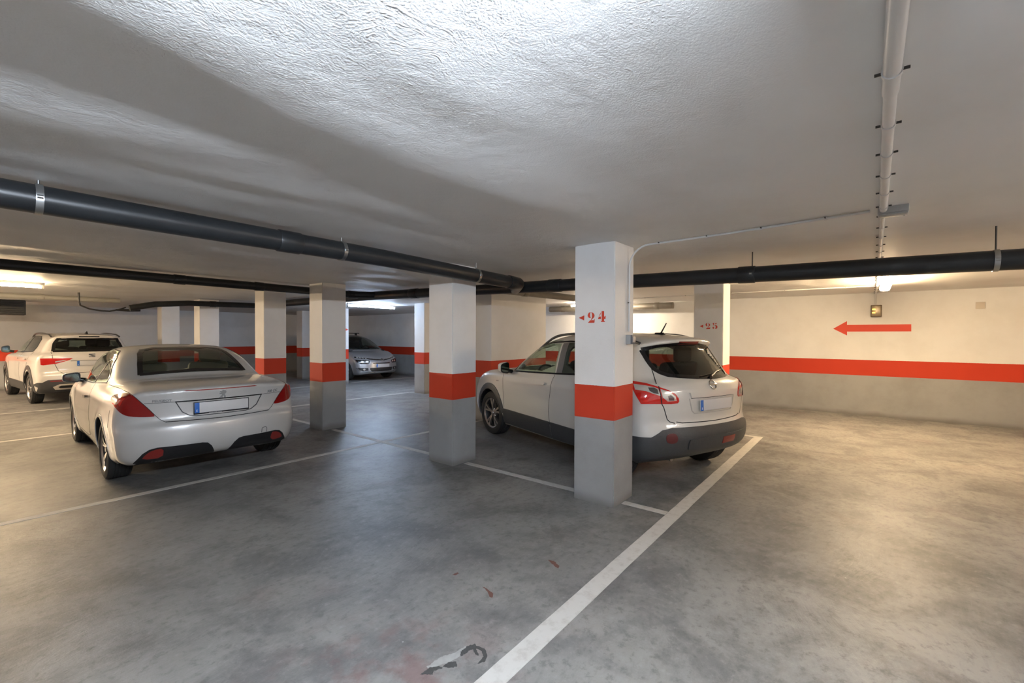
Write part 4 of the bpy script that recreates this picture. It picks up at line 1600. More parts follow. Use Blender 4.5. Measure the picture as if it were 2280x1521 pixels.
    # bumper: dark lower openings, reflectors, tow cover, shut lines
    for sg in (-1, 1):
        vw = [(sg*x, z) for x, z in ((0.07, 0.30), (0.11, 0.375), (0.15, 0.415), (0.20, 0.425), (0.57, 0.425), (0.63, 0.41), (0.68, 0.37), (0.74, 0.275), (0.70, 0.20), (0.05, 0.20))]
        op = c.patch('bumper_insert', 'rear', vw, M_BLACK, 0.003, 0.02)
        c.patch('reflector', 'rear', [(sg*x, z) for x, z in ((0.52, 0.415), (0.60, 0.405), (0.66, 0.36), (0.68, 0.31), (0.52, 0.31))], M_FOG, 0.008, 0.008, parent=op, smooth=1)
    c.strip('tow_cover', 'rear', [(0.40, 0.43), (0.40, 0.475), (0.41, 0.49), (0.45, 0.49), (0.46, 0.475), (0.46, 0.43)], 0.005, M_SEAM)
    c.strip('bumper_seam', 'left', [(-0.42, 0.80), (-0.40, 0.62)], 0.005, M_SEAM, both=True)
    c.wheels(0.228, 5, 'split', M_ALU, 0.225, 0.885, lip=M_PEARL)
    # interior
    box('cabin_floor', (-0.68, 0.15, 0.40), (0.68, 2.5, 0.52), M_INT, c.root)
    for x in (-0.36, 0.36):
        c.seat(x, 1.10, 0.50, M_SEATC, 0.5)
    box('rear_bench', (-0.55, 0.25, 0.52), (0.55, 0.60, 0.98), M_SEATC, c.root, 0.06, 3)
    box('dashboard', (-0.70, 2.02, 0.60), (0.70, 2.42, 0.93), M_INT, c.root, 0.06, 3)
    c.steering(-0.36, 1.80, 0.86)
    return c


build_coupe()
def build_crossover():
    spec = dict(W=0.892, wb=2.63, rw=0.343, gap=0.045, ends=(-0.775, 3.56), top=1.66, zfloor=0.55, cmid=1.0, zw=lambda z: z+0.045*np.clip((z-0.62)/0.3, 0, 1),
                low=[(-0.42, 0.27), (-0.62, 0.32), (-0.735, 0.40), (-0.775, 0.52), (-0.775, 0.60), (-0.745, 0.675), (-0.725, 0.72), (-0.735, 0.80), (-0.735, 0.92), (-0.715, 1.01),
                     (-0.67, 1.07), (-0.55, 1.10), (0.2, 1.08), (1.2, 1.05), (2.3, 1.03), (2.6, 1.02), (3.0, 0.985), (3.30, 0.905), (3.46, 0.79), (3.53, 0.65), (3.56, 0.50), (3.52, 0.34), (3.40, 0.25), (3.2, 0.23), (1.3, 0.21)],
                cab=[(-0.69, 0.60), (-0.70, 0.98), (-0.645, 1.10), (-0.50, 1.255), (-0.385, 1.375), (-0.37, 1.42), (-0.43, 1.475), (-0.40, 1.515), (-0.10, 1.552), (0.4, 1.58), (0.9, 1.58), (1.3, 1.545),
                     (1.62, 1.455), (1.95, 1.33), (2.30, 1.165), (2.62, 1.0), (2.62, 0.60)],
                plan=[(-0.8, 0.835), (-0.5, 0.872), (-0.1, 0.892), (0.6, 0.885), (1.6, 0.885), (2.4, 0.892), (2.8, 0.89), (3.2, 0.855), (3.55, 0.77)],
                inset=[(0.15, 0.09), (0.28, 0.05), (0.42, 0.015), (0.60, 0.0), (0.78, 0.004), (0.92, 0.020), (1.0, 0.045), (1.06, 0.085), (1.12, 0.14)],
                cabw=[(0.5, 0.86), (0.95, 0.845), (1.05, 0.815), (1.15, 0.775), (1.30, 0.715), (1.42, 0.655), (1.52, 0.585), (1.60, 0.52)],
                cabplan=[(-0.75, 0.115), (-0.3, 0.055), (0.3, 0.01), (1.4, 0.0), (2.0, 0.025), (2.5, 0.07), (2.8, 0.09)],
                curv=(0.26, 0.42, 0.20, 0.34), crown=(0.035, 0.045), klow=0.11, kcab=0.13, kjoin=0.05,
                flare=[(0.0, 0.343, 0.40, 0.014), (2.63, 0.343, 0.40, 0.014)],
                crease=[(-0.5, 0.96, 2.3, 0.90, 0.035, 0.006)])
    c = Car('parked_car', (5.27, 1.95, -20.5), spec)
    tag(c.root, 'cream white crossover with grey plastic bumpers behind the pillar stencilled 24', 'car')
    RW = [(1426.9, 778.7), (1462.5, 771), (1512.5, 766), (1550, 766.9), (1575, 772.5), (1587.4, 783.7), (1606, 803.7), (1621, 820), (1626, 826), (1622.4, 832.5), (1606, 837.5), (1587.4, 840.3), (1550, 840.6), (1512.5, 838.7), (1487.5, 836), (1470, 830), (1458.7, 823.7), (1450, 815), (1441, 802.5)]
    c.cut('rear', 'px', RW, 0.02, 0)
    DW = [(0.99, 1.045), (1.06, 1.43), (1.30, 1.42), (1.55, 1.36), (1.80, 1.26), (2.05, 1.13), (2.25, 1.005)]
    DR = [(0.05, 1.105), (0.10, 1.25), (0.25, 1.38), (0.50, 1.435), (0.92, 1.445), (0.86, 1.06)]
    c.cut('side', 'left', [(1.02, 1.065), (1.09, 1.405), (1.30, 1.40), (1.55, 1.34), (1.80, 1.235), (2.02, 1.115), (2.14, 1.035)], 0.0)
    c.cut('side', 'left', [(0.10, 1.12), (0.16, 1.25), (0.30, 1.36), (0.52, 1.41), (0.88, 1.42), (0.82, 1.08)], 0.0)
    c.cut('front', 'front', [(-0.765, 1.045), (0.765, 1.045), (0.60, 1.45), (-0.60, 1.45)], 0.0)
    c.body(0.019, M_WHITEP)
    c.patch('rear_window', 'px', RW, G_TINT, 0.004, 0.004)
    c.frame('px', RW, 0.045, M_TRIM)
    c.patch('windscreen', 'front', [(-0.79, 1.03), (0.79, 1.03), (0.63, 1.47), (-0.63, 1.47)], G_CLEAR, 0.004, 0.004)
    for vw, sx in (('left', -1), ('right', 1)):
        c.patch('door_window', vw, DW, G_CLEAR, 0.003, 0.004)
        c.patch('rear_door_window', vw, DR, G_TINT, 0.003, 0.004)
        c.strip('window_trim', vw, [(0.03, 1.09), (0.08, 1.26), (0.24, 1.395), (0.50, 1.45), (0.92, 1.46), (1.30, 1.44), (1.57, 1.375), (1.83, 1.275), (2.08, 1.145), (2.32, 0.995)], 0.026, M_TRIM, 0.005)
        c.strip('window_trim', vw, [(0.03, 1.092), (0.95, 1.045), (2.30, 0.995)], 0.022, M_TRIM, 0.006)
        c.strip('pillar_trim', vw, [(0.90, 1.05), (0.97, 1.44)], 0.115, mat('satin_pillar', (0.16, 0.15, 0.14), 0.35), 0.005)
        c.patch('mirror_sail', vw, [(2.03, 1.015), (2.05, 1.135), (2.30, 1.0)], M_TRIM, 0.008, 0.01)
        # doors: shut lines, handles
        c.strip('door_seam', vw, [(2.30, 1.01), (2.24, 0.92), (2.20, 0.70), (2.18, 0.50)], 0.006, M_SEAM)
        c.strip('door_seam', vw, [(0.98, 1.03), (1.00, 0.85), (1.03, 0.60), (1.02, 0.45), (0.98, 0.26)], 0.006, M_SEAM)
        c.strip('door_seam', vw, [(0.06, 1.05), (0.14, 0.85), (0.36, 0.62), (0.42, 0.46)], 0.006, M_SEAM)
        for y0 in (1.10, 0.22):
            hd = c.patch('door_handle', vw, [(y0, 0.905), (y0+0.02, 0.918), (y0+0.19, 0.908), (y0+0.21, 0.895), (y0+0.19, 0.882), (y0+0.02, 0.888)], M_WHITEP, 0.030, 0.014, step=0.02)
        c.patch('fuel_flap' if vw == 'right' else 'side_marker', vw, [(2.36, 0.84), (2.36, 0.855), (2.42, 0.852), (2.42, 0.838)], M_LAMPC, 0.008, 0.012, step=0.02)
        # cladding: sills
        c.patch('sill_cladding', vw, [(0.42, 0.25), (0.40, 0.46), (1.00, 0.465), (1.01, 0.25)], M_CLAD, 0.012, 0.03)
        c.patch('sill_cladding', vw, [(1.03, 0.25), (1.02, 0.465), (2.20, 0.475), (2.22, 0.25)], M_CLAD, 0.012, 0.03)
        door_mirror(c, sx, (sx*0.955, 2.07, 1.10), (0.075, 0.075, 0.08), M_WHITEP, 0, M_TRIM)
        # roof rails
        pts = []
        for y in np.linspace(-0.22, 1.72, 18):
            t = (y+0.22)/1.94
            p, g = c.point('top', 0.565-0.02*abs(t-0.5), y, 0.0)
            up = 0.052*min(1, 5*t, 5*(1-t))
            pts.append((0.565, y, p[2]+0.004+up))
        roof_rail(c, pts, 0.017, mat('rail_black', (0.05, 0.05, 0.05), 0.35), sx)
    arch_trim(c, 2.63, 0.385, 0.455, R(-18), R(172), M_CLAD)
    arch_trim(c, 0.0, 0.385, 0.455, R(12), R(195), M_CLAD)
    # tailgate shut lines
    c.strip('tailgate_seam', 'rear', [(-0.52, 0.70), (-0.46, 0.690), (0, 0.683), (0.46, 0.690), (0.52, 0.70)], 0.009, M_SEAM)
    c.strip('tailgate_seam', 'px', [(1449, 816), (1455, 834), (1461, 853.7), (1460.6, 861)], 0.009, M_SEAM, both=True)
    c.strip('tailgate_seam', 'px', [(1473, 899), (1478, 908), (1485.5, 934), (1490.8, 939.5), (1502.6, 942.8)], 0.009, M_SEAM, both=True)
    # tail lamps: wrap from flank to tailgate, red surround with clear inserts
    TL = [(1392, 846), (1409, 849), (1437.5, 853.7), (1466, 861.8), (1487.5, 868.7), (1503.7, 877.4), (1510, 886), (1511.8, 893.7), (1508.7, 898), (1493.7, 900), (1427.5, 899.7), (1418.7, 885), (1410, 868.7), (1400, 856)]
    lamps = c.patch('tail_lamp', 'px', TL, M_LAMPR2, 0.006, 0.02, step=4.0, both=True)
    for i, lp in enumerate(lamps):
        c.patch('clear_lens', 'px', [(1411, 856), (1440, 860), (1458, 863.5), (1465, 866), (1470, 882), (1450, 876), (1440, 872), (1415, 868)], M_LAMPC, 0.009, 0.003, step=3.0, parent=lp, mirror=bool(i))
        c.patch('clear_lens', 'px', [(1470, 867), (1490, 872.5), (1503, 883), (1506, 892.5), (1486, 894), (1475, 885)], M_LAMPC, 0.009, 0.003, step=3.0, parent=lp, mirror=bool(i))
        c.patch('bulb_dish', 'px', [(1443, 864), (1456, 864), (1463, 868), (1466, 878), (1455, 876), (1446, 871)], M_LAMPD, 0.011, 0.002, step=3.0, parent=lp, mirror=bool(i))
        c.patch('bulb_dish', 'px', [(1486, 882), (1493, 880), (1500, 886), (1500, 892), (1489, 892)], M_LAMPD, 0.011, 0.002, step=3.0, parent=lp, mirror=bool(i))
        c.strip('lamp_seam', 'px', [(1466, 861), (1470, 878), (1473, 900)], 0.008, M_SEAM, 0.011, parent=lp, mirror=bool(i))
    # spoiler brake light, handle bar, plate, badge
    c.patch('brake_light', 'rear', [(-0.17, 1.447), (-0.16, 1.475), (0.16, 1.475), (0.17, 1.447)], M_FOG, 0.006, 0.012)
    c.patch('handle_bar', 'rear', [(-0.35, 0.905), (-0.365, 0.955), (0.365, 0.955), (0.35, 0.905)], M_WHITEP, 0.020, 0.03)
    c.strip('handle_shadow_gap', 'rear', [(-0.35, 0.902), (0.35, 0.902)], 0.007, M_SEAM, 0.004)
    c.strip('recess_rim', 'rear', [(-0.37, 0.90), (-0.335, 0.79), (-0.30, 0.765), (0.30, 0.765), (0.335, 0.79), (0.37, 0.90)], 0.010, mat('rim_shade', (0.45, 0.43, 0.39), 0.5), 0.004)
    c.plate((0.0, -0.755, 0.868), 0.52, 0.11, (0, -1, 0.03), frame=False)
    em_ = empty('badge_emblem', (0, 0, 0), 0, c.root)
    em_.matrix_local = place_on(c, 'rear', 0.0, 1.02, 0.004)
    ringp = [(math.cos(a)*0.047, math.sin(a)*0.047, 0) for a in np.linspace(0, 2*math.pi, 29)]
    tube('badge_ring', ringp, 0.0075, M_CHROME, em_, 8)
    box('badge_bar', (-0.064, -0.011, -0.004), (0.064, 0.011, 0.008), M_CHROME, em_, 0.003)
    # wiper
    wp = empty('rear_wiper', (0, 0, 0), 0, c.root)
    a_, _ = c.point('rear', 0.02, 1.085, 0.012)
    Q, g = c.trace('rear', [(0.02, 1.09), (0.20, 1.135), (0.36, 1.15)])
    tube('wiper_arm', list(Q+g*0.018), 0.008, M_TRIM, wp, 8)
    Q, g = c.trace('rear', [(-0.12, 1.10), (0.14, 1.125), (0.36, 1.15)])
    tube('wiper_blade', list(Q+g*0.011), 0.006, M_TRIM, wp, 8)
    lathe('wiper_pivot', [(0, 0.001), (0, 0.022), (0.02, 0.022), (0.024, 0.001)], M_TRIM, wp, 'y', 16, center=(a_[0], a_[1]-0.012, a_[2]))
    # plastic bumper
    BU = [(-0.905, 0.32), (-0.905, 0.565), (-0.80, 0.565), (-0.74, 0.60), (-0.68, 0.635), (-0.58, 0.652), (0.58, 0.652), (0.68, 0.64), (0.74, 0.62), (0.80, 0.60), (0.905, 0.59), (0.905, 0.32), (0.60, 0.30), (-0.60, 0.30)]
    bu = c.patch('bumper_cladding', 'rear', BU, M_CLAD, 0.010, 0.03)
    BUS = [(-0.42, 0.565), (-0.76, 0.575), (-0.76, 0.34), (-0.50, 0.29), (-0.38, 0.33)]
    for vw in ('left', 'right'):
        c.patch('bumper_cladding', vw, BUS, M_CLAD, 0.010, 0.03)
    c.patch('bumper_step', 'rear', [(-0.42, 0.49), (-0.40, 0.55), (0.58, 0.55), (0.66, 0.53), (0.66, 0.45), (0.58, 0.42), (-0.40, 0.42)], M_CLAD, 0.020, 0.02, parent=bu, smooth=1)
    c.patch('fog_lamp', 'rear', smooth_closed([(-0.66, 0.51), (-0.66, 0.60), (-0.55, 0.61), (-0.54, 0.51)], 2), mat('dim_red_lens', (0.09, 0.012, 0.012), 0.3), 0.014, 0.01, parent=bu)
    c.patch('reflector', 'rear', [(0.08, 0.455), (0.08, 0.525), (0.30, 0.525), (0.30, 0.455)], M_FOG, 0.024, 0.01, parent=bu)
    tube('exhaust', [(-0.40, -0.52, 0.285), (-0.40, -0.30, 0.29)], 0.026, M_STEEL, c.root, 14)
    # aerial
    an = empty('roof_aerial', (0.0, 0.0, 1.575), 0, c.root)
    bm = bmesh.new()
    add_box(bm, (-0.038, -0.085, 0), (0.038, 0.085, 0.045), 0.012, 2)
    for v in bm.verts:
        v.co.x *= 1-0.5*(v.co.z > 0.02)
        v.co.y = v.co.y*(1-0.3*(v.co.z > 0.02))
    bm_obj('aerial_base', bm, M_TRIM, an, smooth=True)
    tube('aerial_rod', [(0, -0.01, 0.02), (0, -0.10, 0.155)], [0.010, 0.006], M_TRIM, an, 8)
    c.wheels(0.235, 5, 'split', mat('dark_alloy', (0.50, 0.46, 0.42), 0.3, 0.9), 0.215, 0.872, steer=2)
    # front lamps and grille (seen only from other sides)
    for sg in (-1, 1):
        c.patch('headlamp', 'front', [(sg*x, z) for x, z in ((0.42, 0.72), (0.46, 0.80), (0.76, 0.86), (0.78, 0.78), (0.60, 0.70))], M_LAMPC, 0.005, 0.02)
    c.patch('grille', 'front', [(-0.36, 0.66), (-0.36, 0.78), (0.36, 0.78), (0.36, 0.66)], M_TRIM, 0.006, 0.02)
    # interior
    box('cabin_floor', (-0.72, -0.45, 0.45), (0.72, 2.4, 0.57), M_INT, c.root)
    for x in (-0.37, 0.37):
        c.seat(x, 1.08, 0.56, M_SEATB, 0.5)
        c.seat(x, 0.20, 0.56, M_SEATB, 0.62)
    box('dashboard', (-0.72, 1.92, 0.62), (0.72, 2.42, 1.04), M_INT, c.root, 0.07, 3)
    c.steering(-0.37, 1.72, 0.98)
    box('parcel_shelf', (-0.60, -0.52, 1.00), (0.60, -0.05, 1.02), M_INT, c.root)
    return c


build_crossover()
# ================================================================ white SUV at the far left
def build_suv():
    spec = dict(W=0.915, wb=2.638, rw=0.345, gap=0.05, ends=(-0.845, 3.52), top=1.70, zfloor=0.55, cmid=1.0, zw=lambda z: np.interp(z, [0, 0.5, 0.9, 1.1, 1.45, 1.6, 2], [0, 0.51, 0.985, 1.19, 1.49, 1.63, 2]),
                low=[(-0.55, 0.25), (-0.74, 0.29), (-0.82, 0.40), (-0.845, 0.52), (-0.84, 0.64), (-0.80, 0.70), (-0.795, 0.80), (-0.80, 0.95), (-0.79, 1.03), (-0.74, 1.08), (-0.5, 1.09), (0.5, 1.06), (2.3, 1.03),
                     (2.7, 1.01), (3.2, 0.95), (3.42, 0.85), (3.50, 0.68), (3.52, 0.50), (3.48, 0.34), (3.3, 0.25), (1.3, 0.22)],
                cab=[(-0.74, 0.60), (-0.775, 1.0), (-0.74, 1.09), (-0.62, 1.28), (-0.55, 1.42), (-0.62, 1.50), (-0.60, 1.53), (-0.2, 1.57), (0.4, 1.595), (0.9, 1.595), (1.3, 1.565), (1.65, 1.47), (2.0, 1.32), (2.35, 1.14), (2.6, 1.02), (2.6, 0.6)],
                plan=[(-0.85, 0.855), (-0.5, 0.90), (0, 0.915), (1.5, 0.905), (2.6, 0.915), (3.1, 0.87), (3.5, 0.78)],
                inset=[(0.15, 0.09), (0.28, 0.045), (0.45, 0.01), (0.65, 0.0), (0.9, 0.012), (1.0, 0.035), (1.07, 0.08), (1.13, 0.14)],
                cabw=[(0.5, 0.88), (0.98, 0.86), (1.08, 0.82), (1.25, 0.745), (1.42, 0.67), (1.53, 0.60), (1.62, 0.52)],
                cabplan=[(-0.8, 0.07), (-0.3, 0.03), (0.4, 0.0), (1.4, 0.0), (2.2, 0.05), (2.7, 0.09)],
                curv=(0.18, 0.40, 0.12, 0.32), crown=(0.03, 0.045), klow=0.09, kcab=0.11, kjoin=0.05,
                flare=[(0.0, 0.345, 0.40, 0.014), (2.638, 0.345, 0.40, 0.014)], crease=[(-0.7, 0.98, 2.4, 0.92, 0.03, 0.008)])
    c = Car('parked_car', (1.97, 14.95, 4.5), spec)
    tag(c.root, 'white compact SUV with roof rails parked at the far left wall', 'car')
    RW = [(-0.64, 1.10), (0.64, 1.10), (0.60, 1.30), (0.545, 1.43), (-0.545, 1.43), (-0.60, 1.30)]
    c.cut('rear', 'rear', [(-0.61, 1.12), (0.61, 1.12), (0.53, 1.41), (-0.53, 1.41)], 0.0)
    DW = [(1.0, 1.07), (1.02, 1.47), (1.30, 1.46), (1.60, 1.37), (1.95, 1.19), (2.2, 1.05)]
    DR = [(0.12, 1.10), (0.06, 1.20), (0.14, 1.40), (0.40, 1.465), (0.94, 1.475), (0.92, 1.075)]
    for q in (DW, DR):
        c.cut('side', 'left', [(a*0.94+b, z*0.92+1.25*0.08) for a, z in q for b in (sum(p[0] for p in q)/len(q)*0.06,)], 0.0)
    c.cut('front', 'front', [(-0.70, 1.10), (0.70, 1.10), (0.56, 1.45), (-0.56, 1.45)], 0.0)
    c.body(0.028, M_SUVW)
    c.patch('rear_window', 'rear', RW, G_TINT, 0.004, 0.004, step=0.05)
    c.frame('rear', RW, 0.06, M_TRIM)
    c.patch('windscreen', 'front', [(-0.74, 1.07), (0.74, 1.07), (0.60, 1.48), (-0.60, 1.48)], G_CLEAR, 0.004, 0.004, step=0.06)
    for vw, sx in (('left', -1), ('right', 1)):
        c.patch('door_window', vw, DW, G_CLEAR, 0.003, 0.004, step=0.05)
        c.patch('rear_door_window', vw, DR, G_TINT, 0.003, 0.004, step=0.05)
        c.strip('window_trim', vw, [(0.10, 1.09), (0.03, 1.20), (0.12, 1.41), (0.40, 1.485), (1.3, 1.475), (1.62, 1.385), (1.97, 1.21), (2.25, 1.04), (1.0, 1.06), (0.10, 1.09)], 0.026, M_TRIM, 0.005, step=0.05)
        c.strip('pillar_trim', vw, [(0.96, 1.07), (0.98, 1.47)], 0.07, M_TRIM, 0.005)
        c.strip('door_seam', vw, [(2.28, 1.02), (2.2, 0.7), (2.18, 0.5)], 0.007, M_SEAM, step=0.06)
        c.strip('door_seam', vw, [(0.97, 1.05), (1.0, 0.7), (0.99, 0.45)], 0.007, M_SEAM, step=0.06)
        c.strip('door_seam', vw, [(0.02, 1.08), (0.2, 0.8), (0.40, 0.62), (0.44, 0.46)], 0.007, M_SEAM, step=0.06)
        c.patch('sill_cladding', vw, [(0.42, 0.25), (0.40, 0.45), (2.20, 0.46), (2.22, 0.25)], M_CLAD, 0.012, 0.03, step=0.06)
        for y0 in (1.12, 0.22):
            c.patch('door_handle', vw, [(y0, 0.90), (y0, 0.93), (y0+0.20, 0.925), (y0+0.20, 0.895)], M_SUVW, 0.03, 0.014, step=0.03)
        door_mirror(c, sx, (sx*0.98, 2.05, 1.20), (0.075, 0.08, 0.085), mat('brown_mirror', (0.10, 0.07, 0.06), 0.3), 0, M_TRIM)
        pts = []
        for y in np.linspace(-0.40, 1.45, 16):
            t = (y+0.40)/1.85
            p, g = c.point('top', 0.60, y, 0.0)
            pts.append((0.60, y, p[2]+0.004+0.055*min(1, 7*t, 7*(1-t))))
        roof_rail(c, pts, 0.018, mat('rail_black', (0.05, 0.05, 0.05), 0.35), sx)
        sg = sx
        lp = c.patch('tail_lamp', 'rear', [(sg*x, z) for x, z in ((0.82, 0.955), (0.815, 0.83), (0.78, 0.82), (0.58, 0.845), (0.38, 0.905), (0.32, 0.95))], M_LAMPR2, 0.006, 0.02, step=0.04)
        c.patch('clear_lens', 'rear', [(sg*x, z) for x, z in ((0.60, 0.89), (0.60, 0.865), (0.44, 0.90), (0.42, 0.915))], M_LAMPC, 0.009, 0.003, parent=lp)
        # reflector strip and skid plate
        c.patch('reflector', 'rear', [(sg*x, z) for x, z in ((0.26, 0.512), (0.26, 0.530), (0.68, 0.530), (0.68, 0.512))], M_FOG, 0.018, 0.01)
        c.patch('skid_frame', 'rear', [(sg*x, z) for x, z in ((0.12, 0.34), (0.12, 0.455), (0.54, 0.455), (0.64, 0.40), (0.60, 0.34))], mat('satin_silver', (0.55, 0.50, 0.44), 0.4, 0.3), 0.022, 0.01)
        c.patch('skid_slot', 'rear', [(sg*x, z) for x, z in ((0.16, 0.375), (0.16, 0.425), (0.52, 0.425), (0.56, 0.40), (0.53, 0.375))], M_BLACK, 0.026, 0.005)
    arch_trim(c, 2.638, 0.39, 0.46, R(-18), R(172), M_CLAD)
    arch_trim(c, 0.0, 0.39, 0.46, R(12), R(195), M_CLAD)
    c.patch('bumper_cladding', 'rear', [(-0.925, 0.27), (-0.925, 0.50), (-0.80, 0.50), (-0.72, 0.545), (0.72, 0.545), (0.80, 0.50), (0.925, 0.50), (0.925, 0.27)], M_CLAD, 0.012, 0.03, step=0.05)
    c.strip('tailgate_crease', 'rear', [(-0.36, 0.89), (0.36, 0.89)], 0.014, mat('grey_crease', (0.16, 0.15, 0.13), 0.5), 0.003)
    c.strip('tailgate_seam', 'rear', [(-0.645, 1.09), (-0.64, 0.92), (-0.55, 0.70), (-0.48, 0.66), (0.48, 0.66), (0.55, 0.70), (0.64, 0.92), (0.645, 1.09)], 0.009, M_SEAM)
    c.patch('brake_light', 'rear', [(-0.18, 1.478), (-0.18, 1.495), (0.18, 1.495), (0.18, 1.478)], M_TRIM, 0.006, 0.01)
    c.plate((0.0, -0.812, 0.915), 0.52, 0.11, (0, -1, 0.0), frame=False, blank=(0.72, 0.69, 0.64))
    em_ = empty('badge_emblem', (0, 0, 0), 0, c.root)
    em_.matrix_local = place_on(c, 'rear', 0.0, 1.00, 0.004)
    # slanted S emblem
    for sgn in (1, -1):
        flat_polys('badge_stroke', [[(sgn*a, sgn*b, 0) for a, b in ((-0.055, 0.006), (-0.055, 0.038), (0.058, 0.038), (0.058, 0.022), (-0.01, 0.022), (0.03, 0.004), (0.03, -0.004))]], M_CHROME, em_, 0.006)
    an = empty('roof_aerial', (0, -0.35, 1.585), 0, c.root)
    V = [(-0.025, -0.06, 0), (0.025, -0.06, 0), (0.025, 0.09, 0), (-0.025, 0.09, 0), (-0.006, -0.06, 0.065), (0.006, -0.06, 0.065)]
    mesh('aerial_fin', V, [(0, 1, 5, 4), (1, 2, 5), (3, 0, 4), (2, 3, 4, 5)], M_TRIM, an)
    c.wheels(0.235, 5, 'split', M_ALU, 0.215, 0.90)
    box('cabin_floor', (-0.74, -0.5, 0.45), (0.74, 2.4, 0.57), M_INT, c.root)
    for x in (-0.37, 0.37):
        c.seat(x, 1.08, 0.58, M_SEATB, 0.5)
        c.seat(x, 0.15, 0.58, M_SEATB, 0.62)
    box('dashboard', (-0.74, 1.95, 0.62), (0.74, 2.42, 1.04), M_INT, c.root, 0.07, 3)
    c.steering(-0.37, 1.72, 1.0)
    for sg in (-1, 1):
        c.patch('headlamp', 'front', [(sg*x, z) for x, z in ((0.42, 0.74), (0.46, 0.82), (0.76, 0.88), (0.78, 0.80), (0.60, 0.72))], M_LAMPC, 0.005, 0.02, step=0.05)


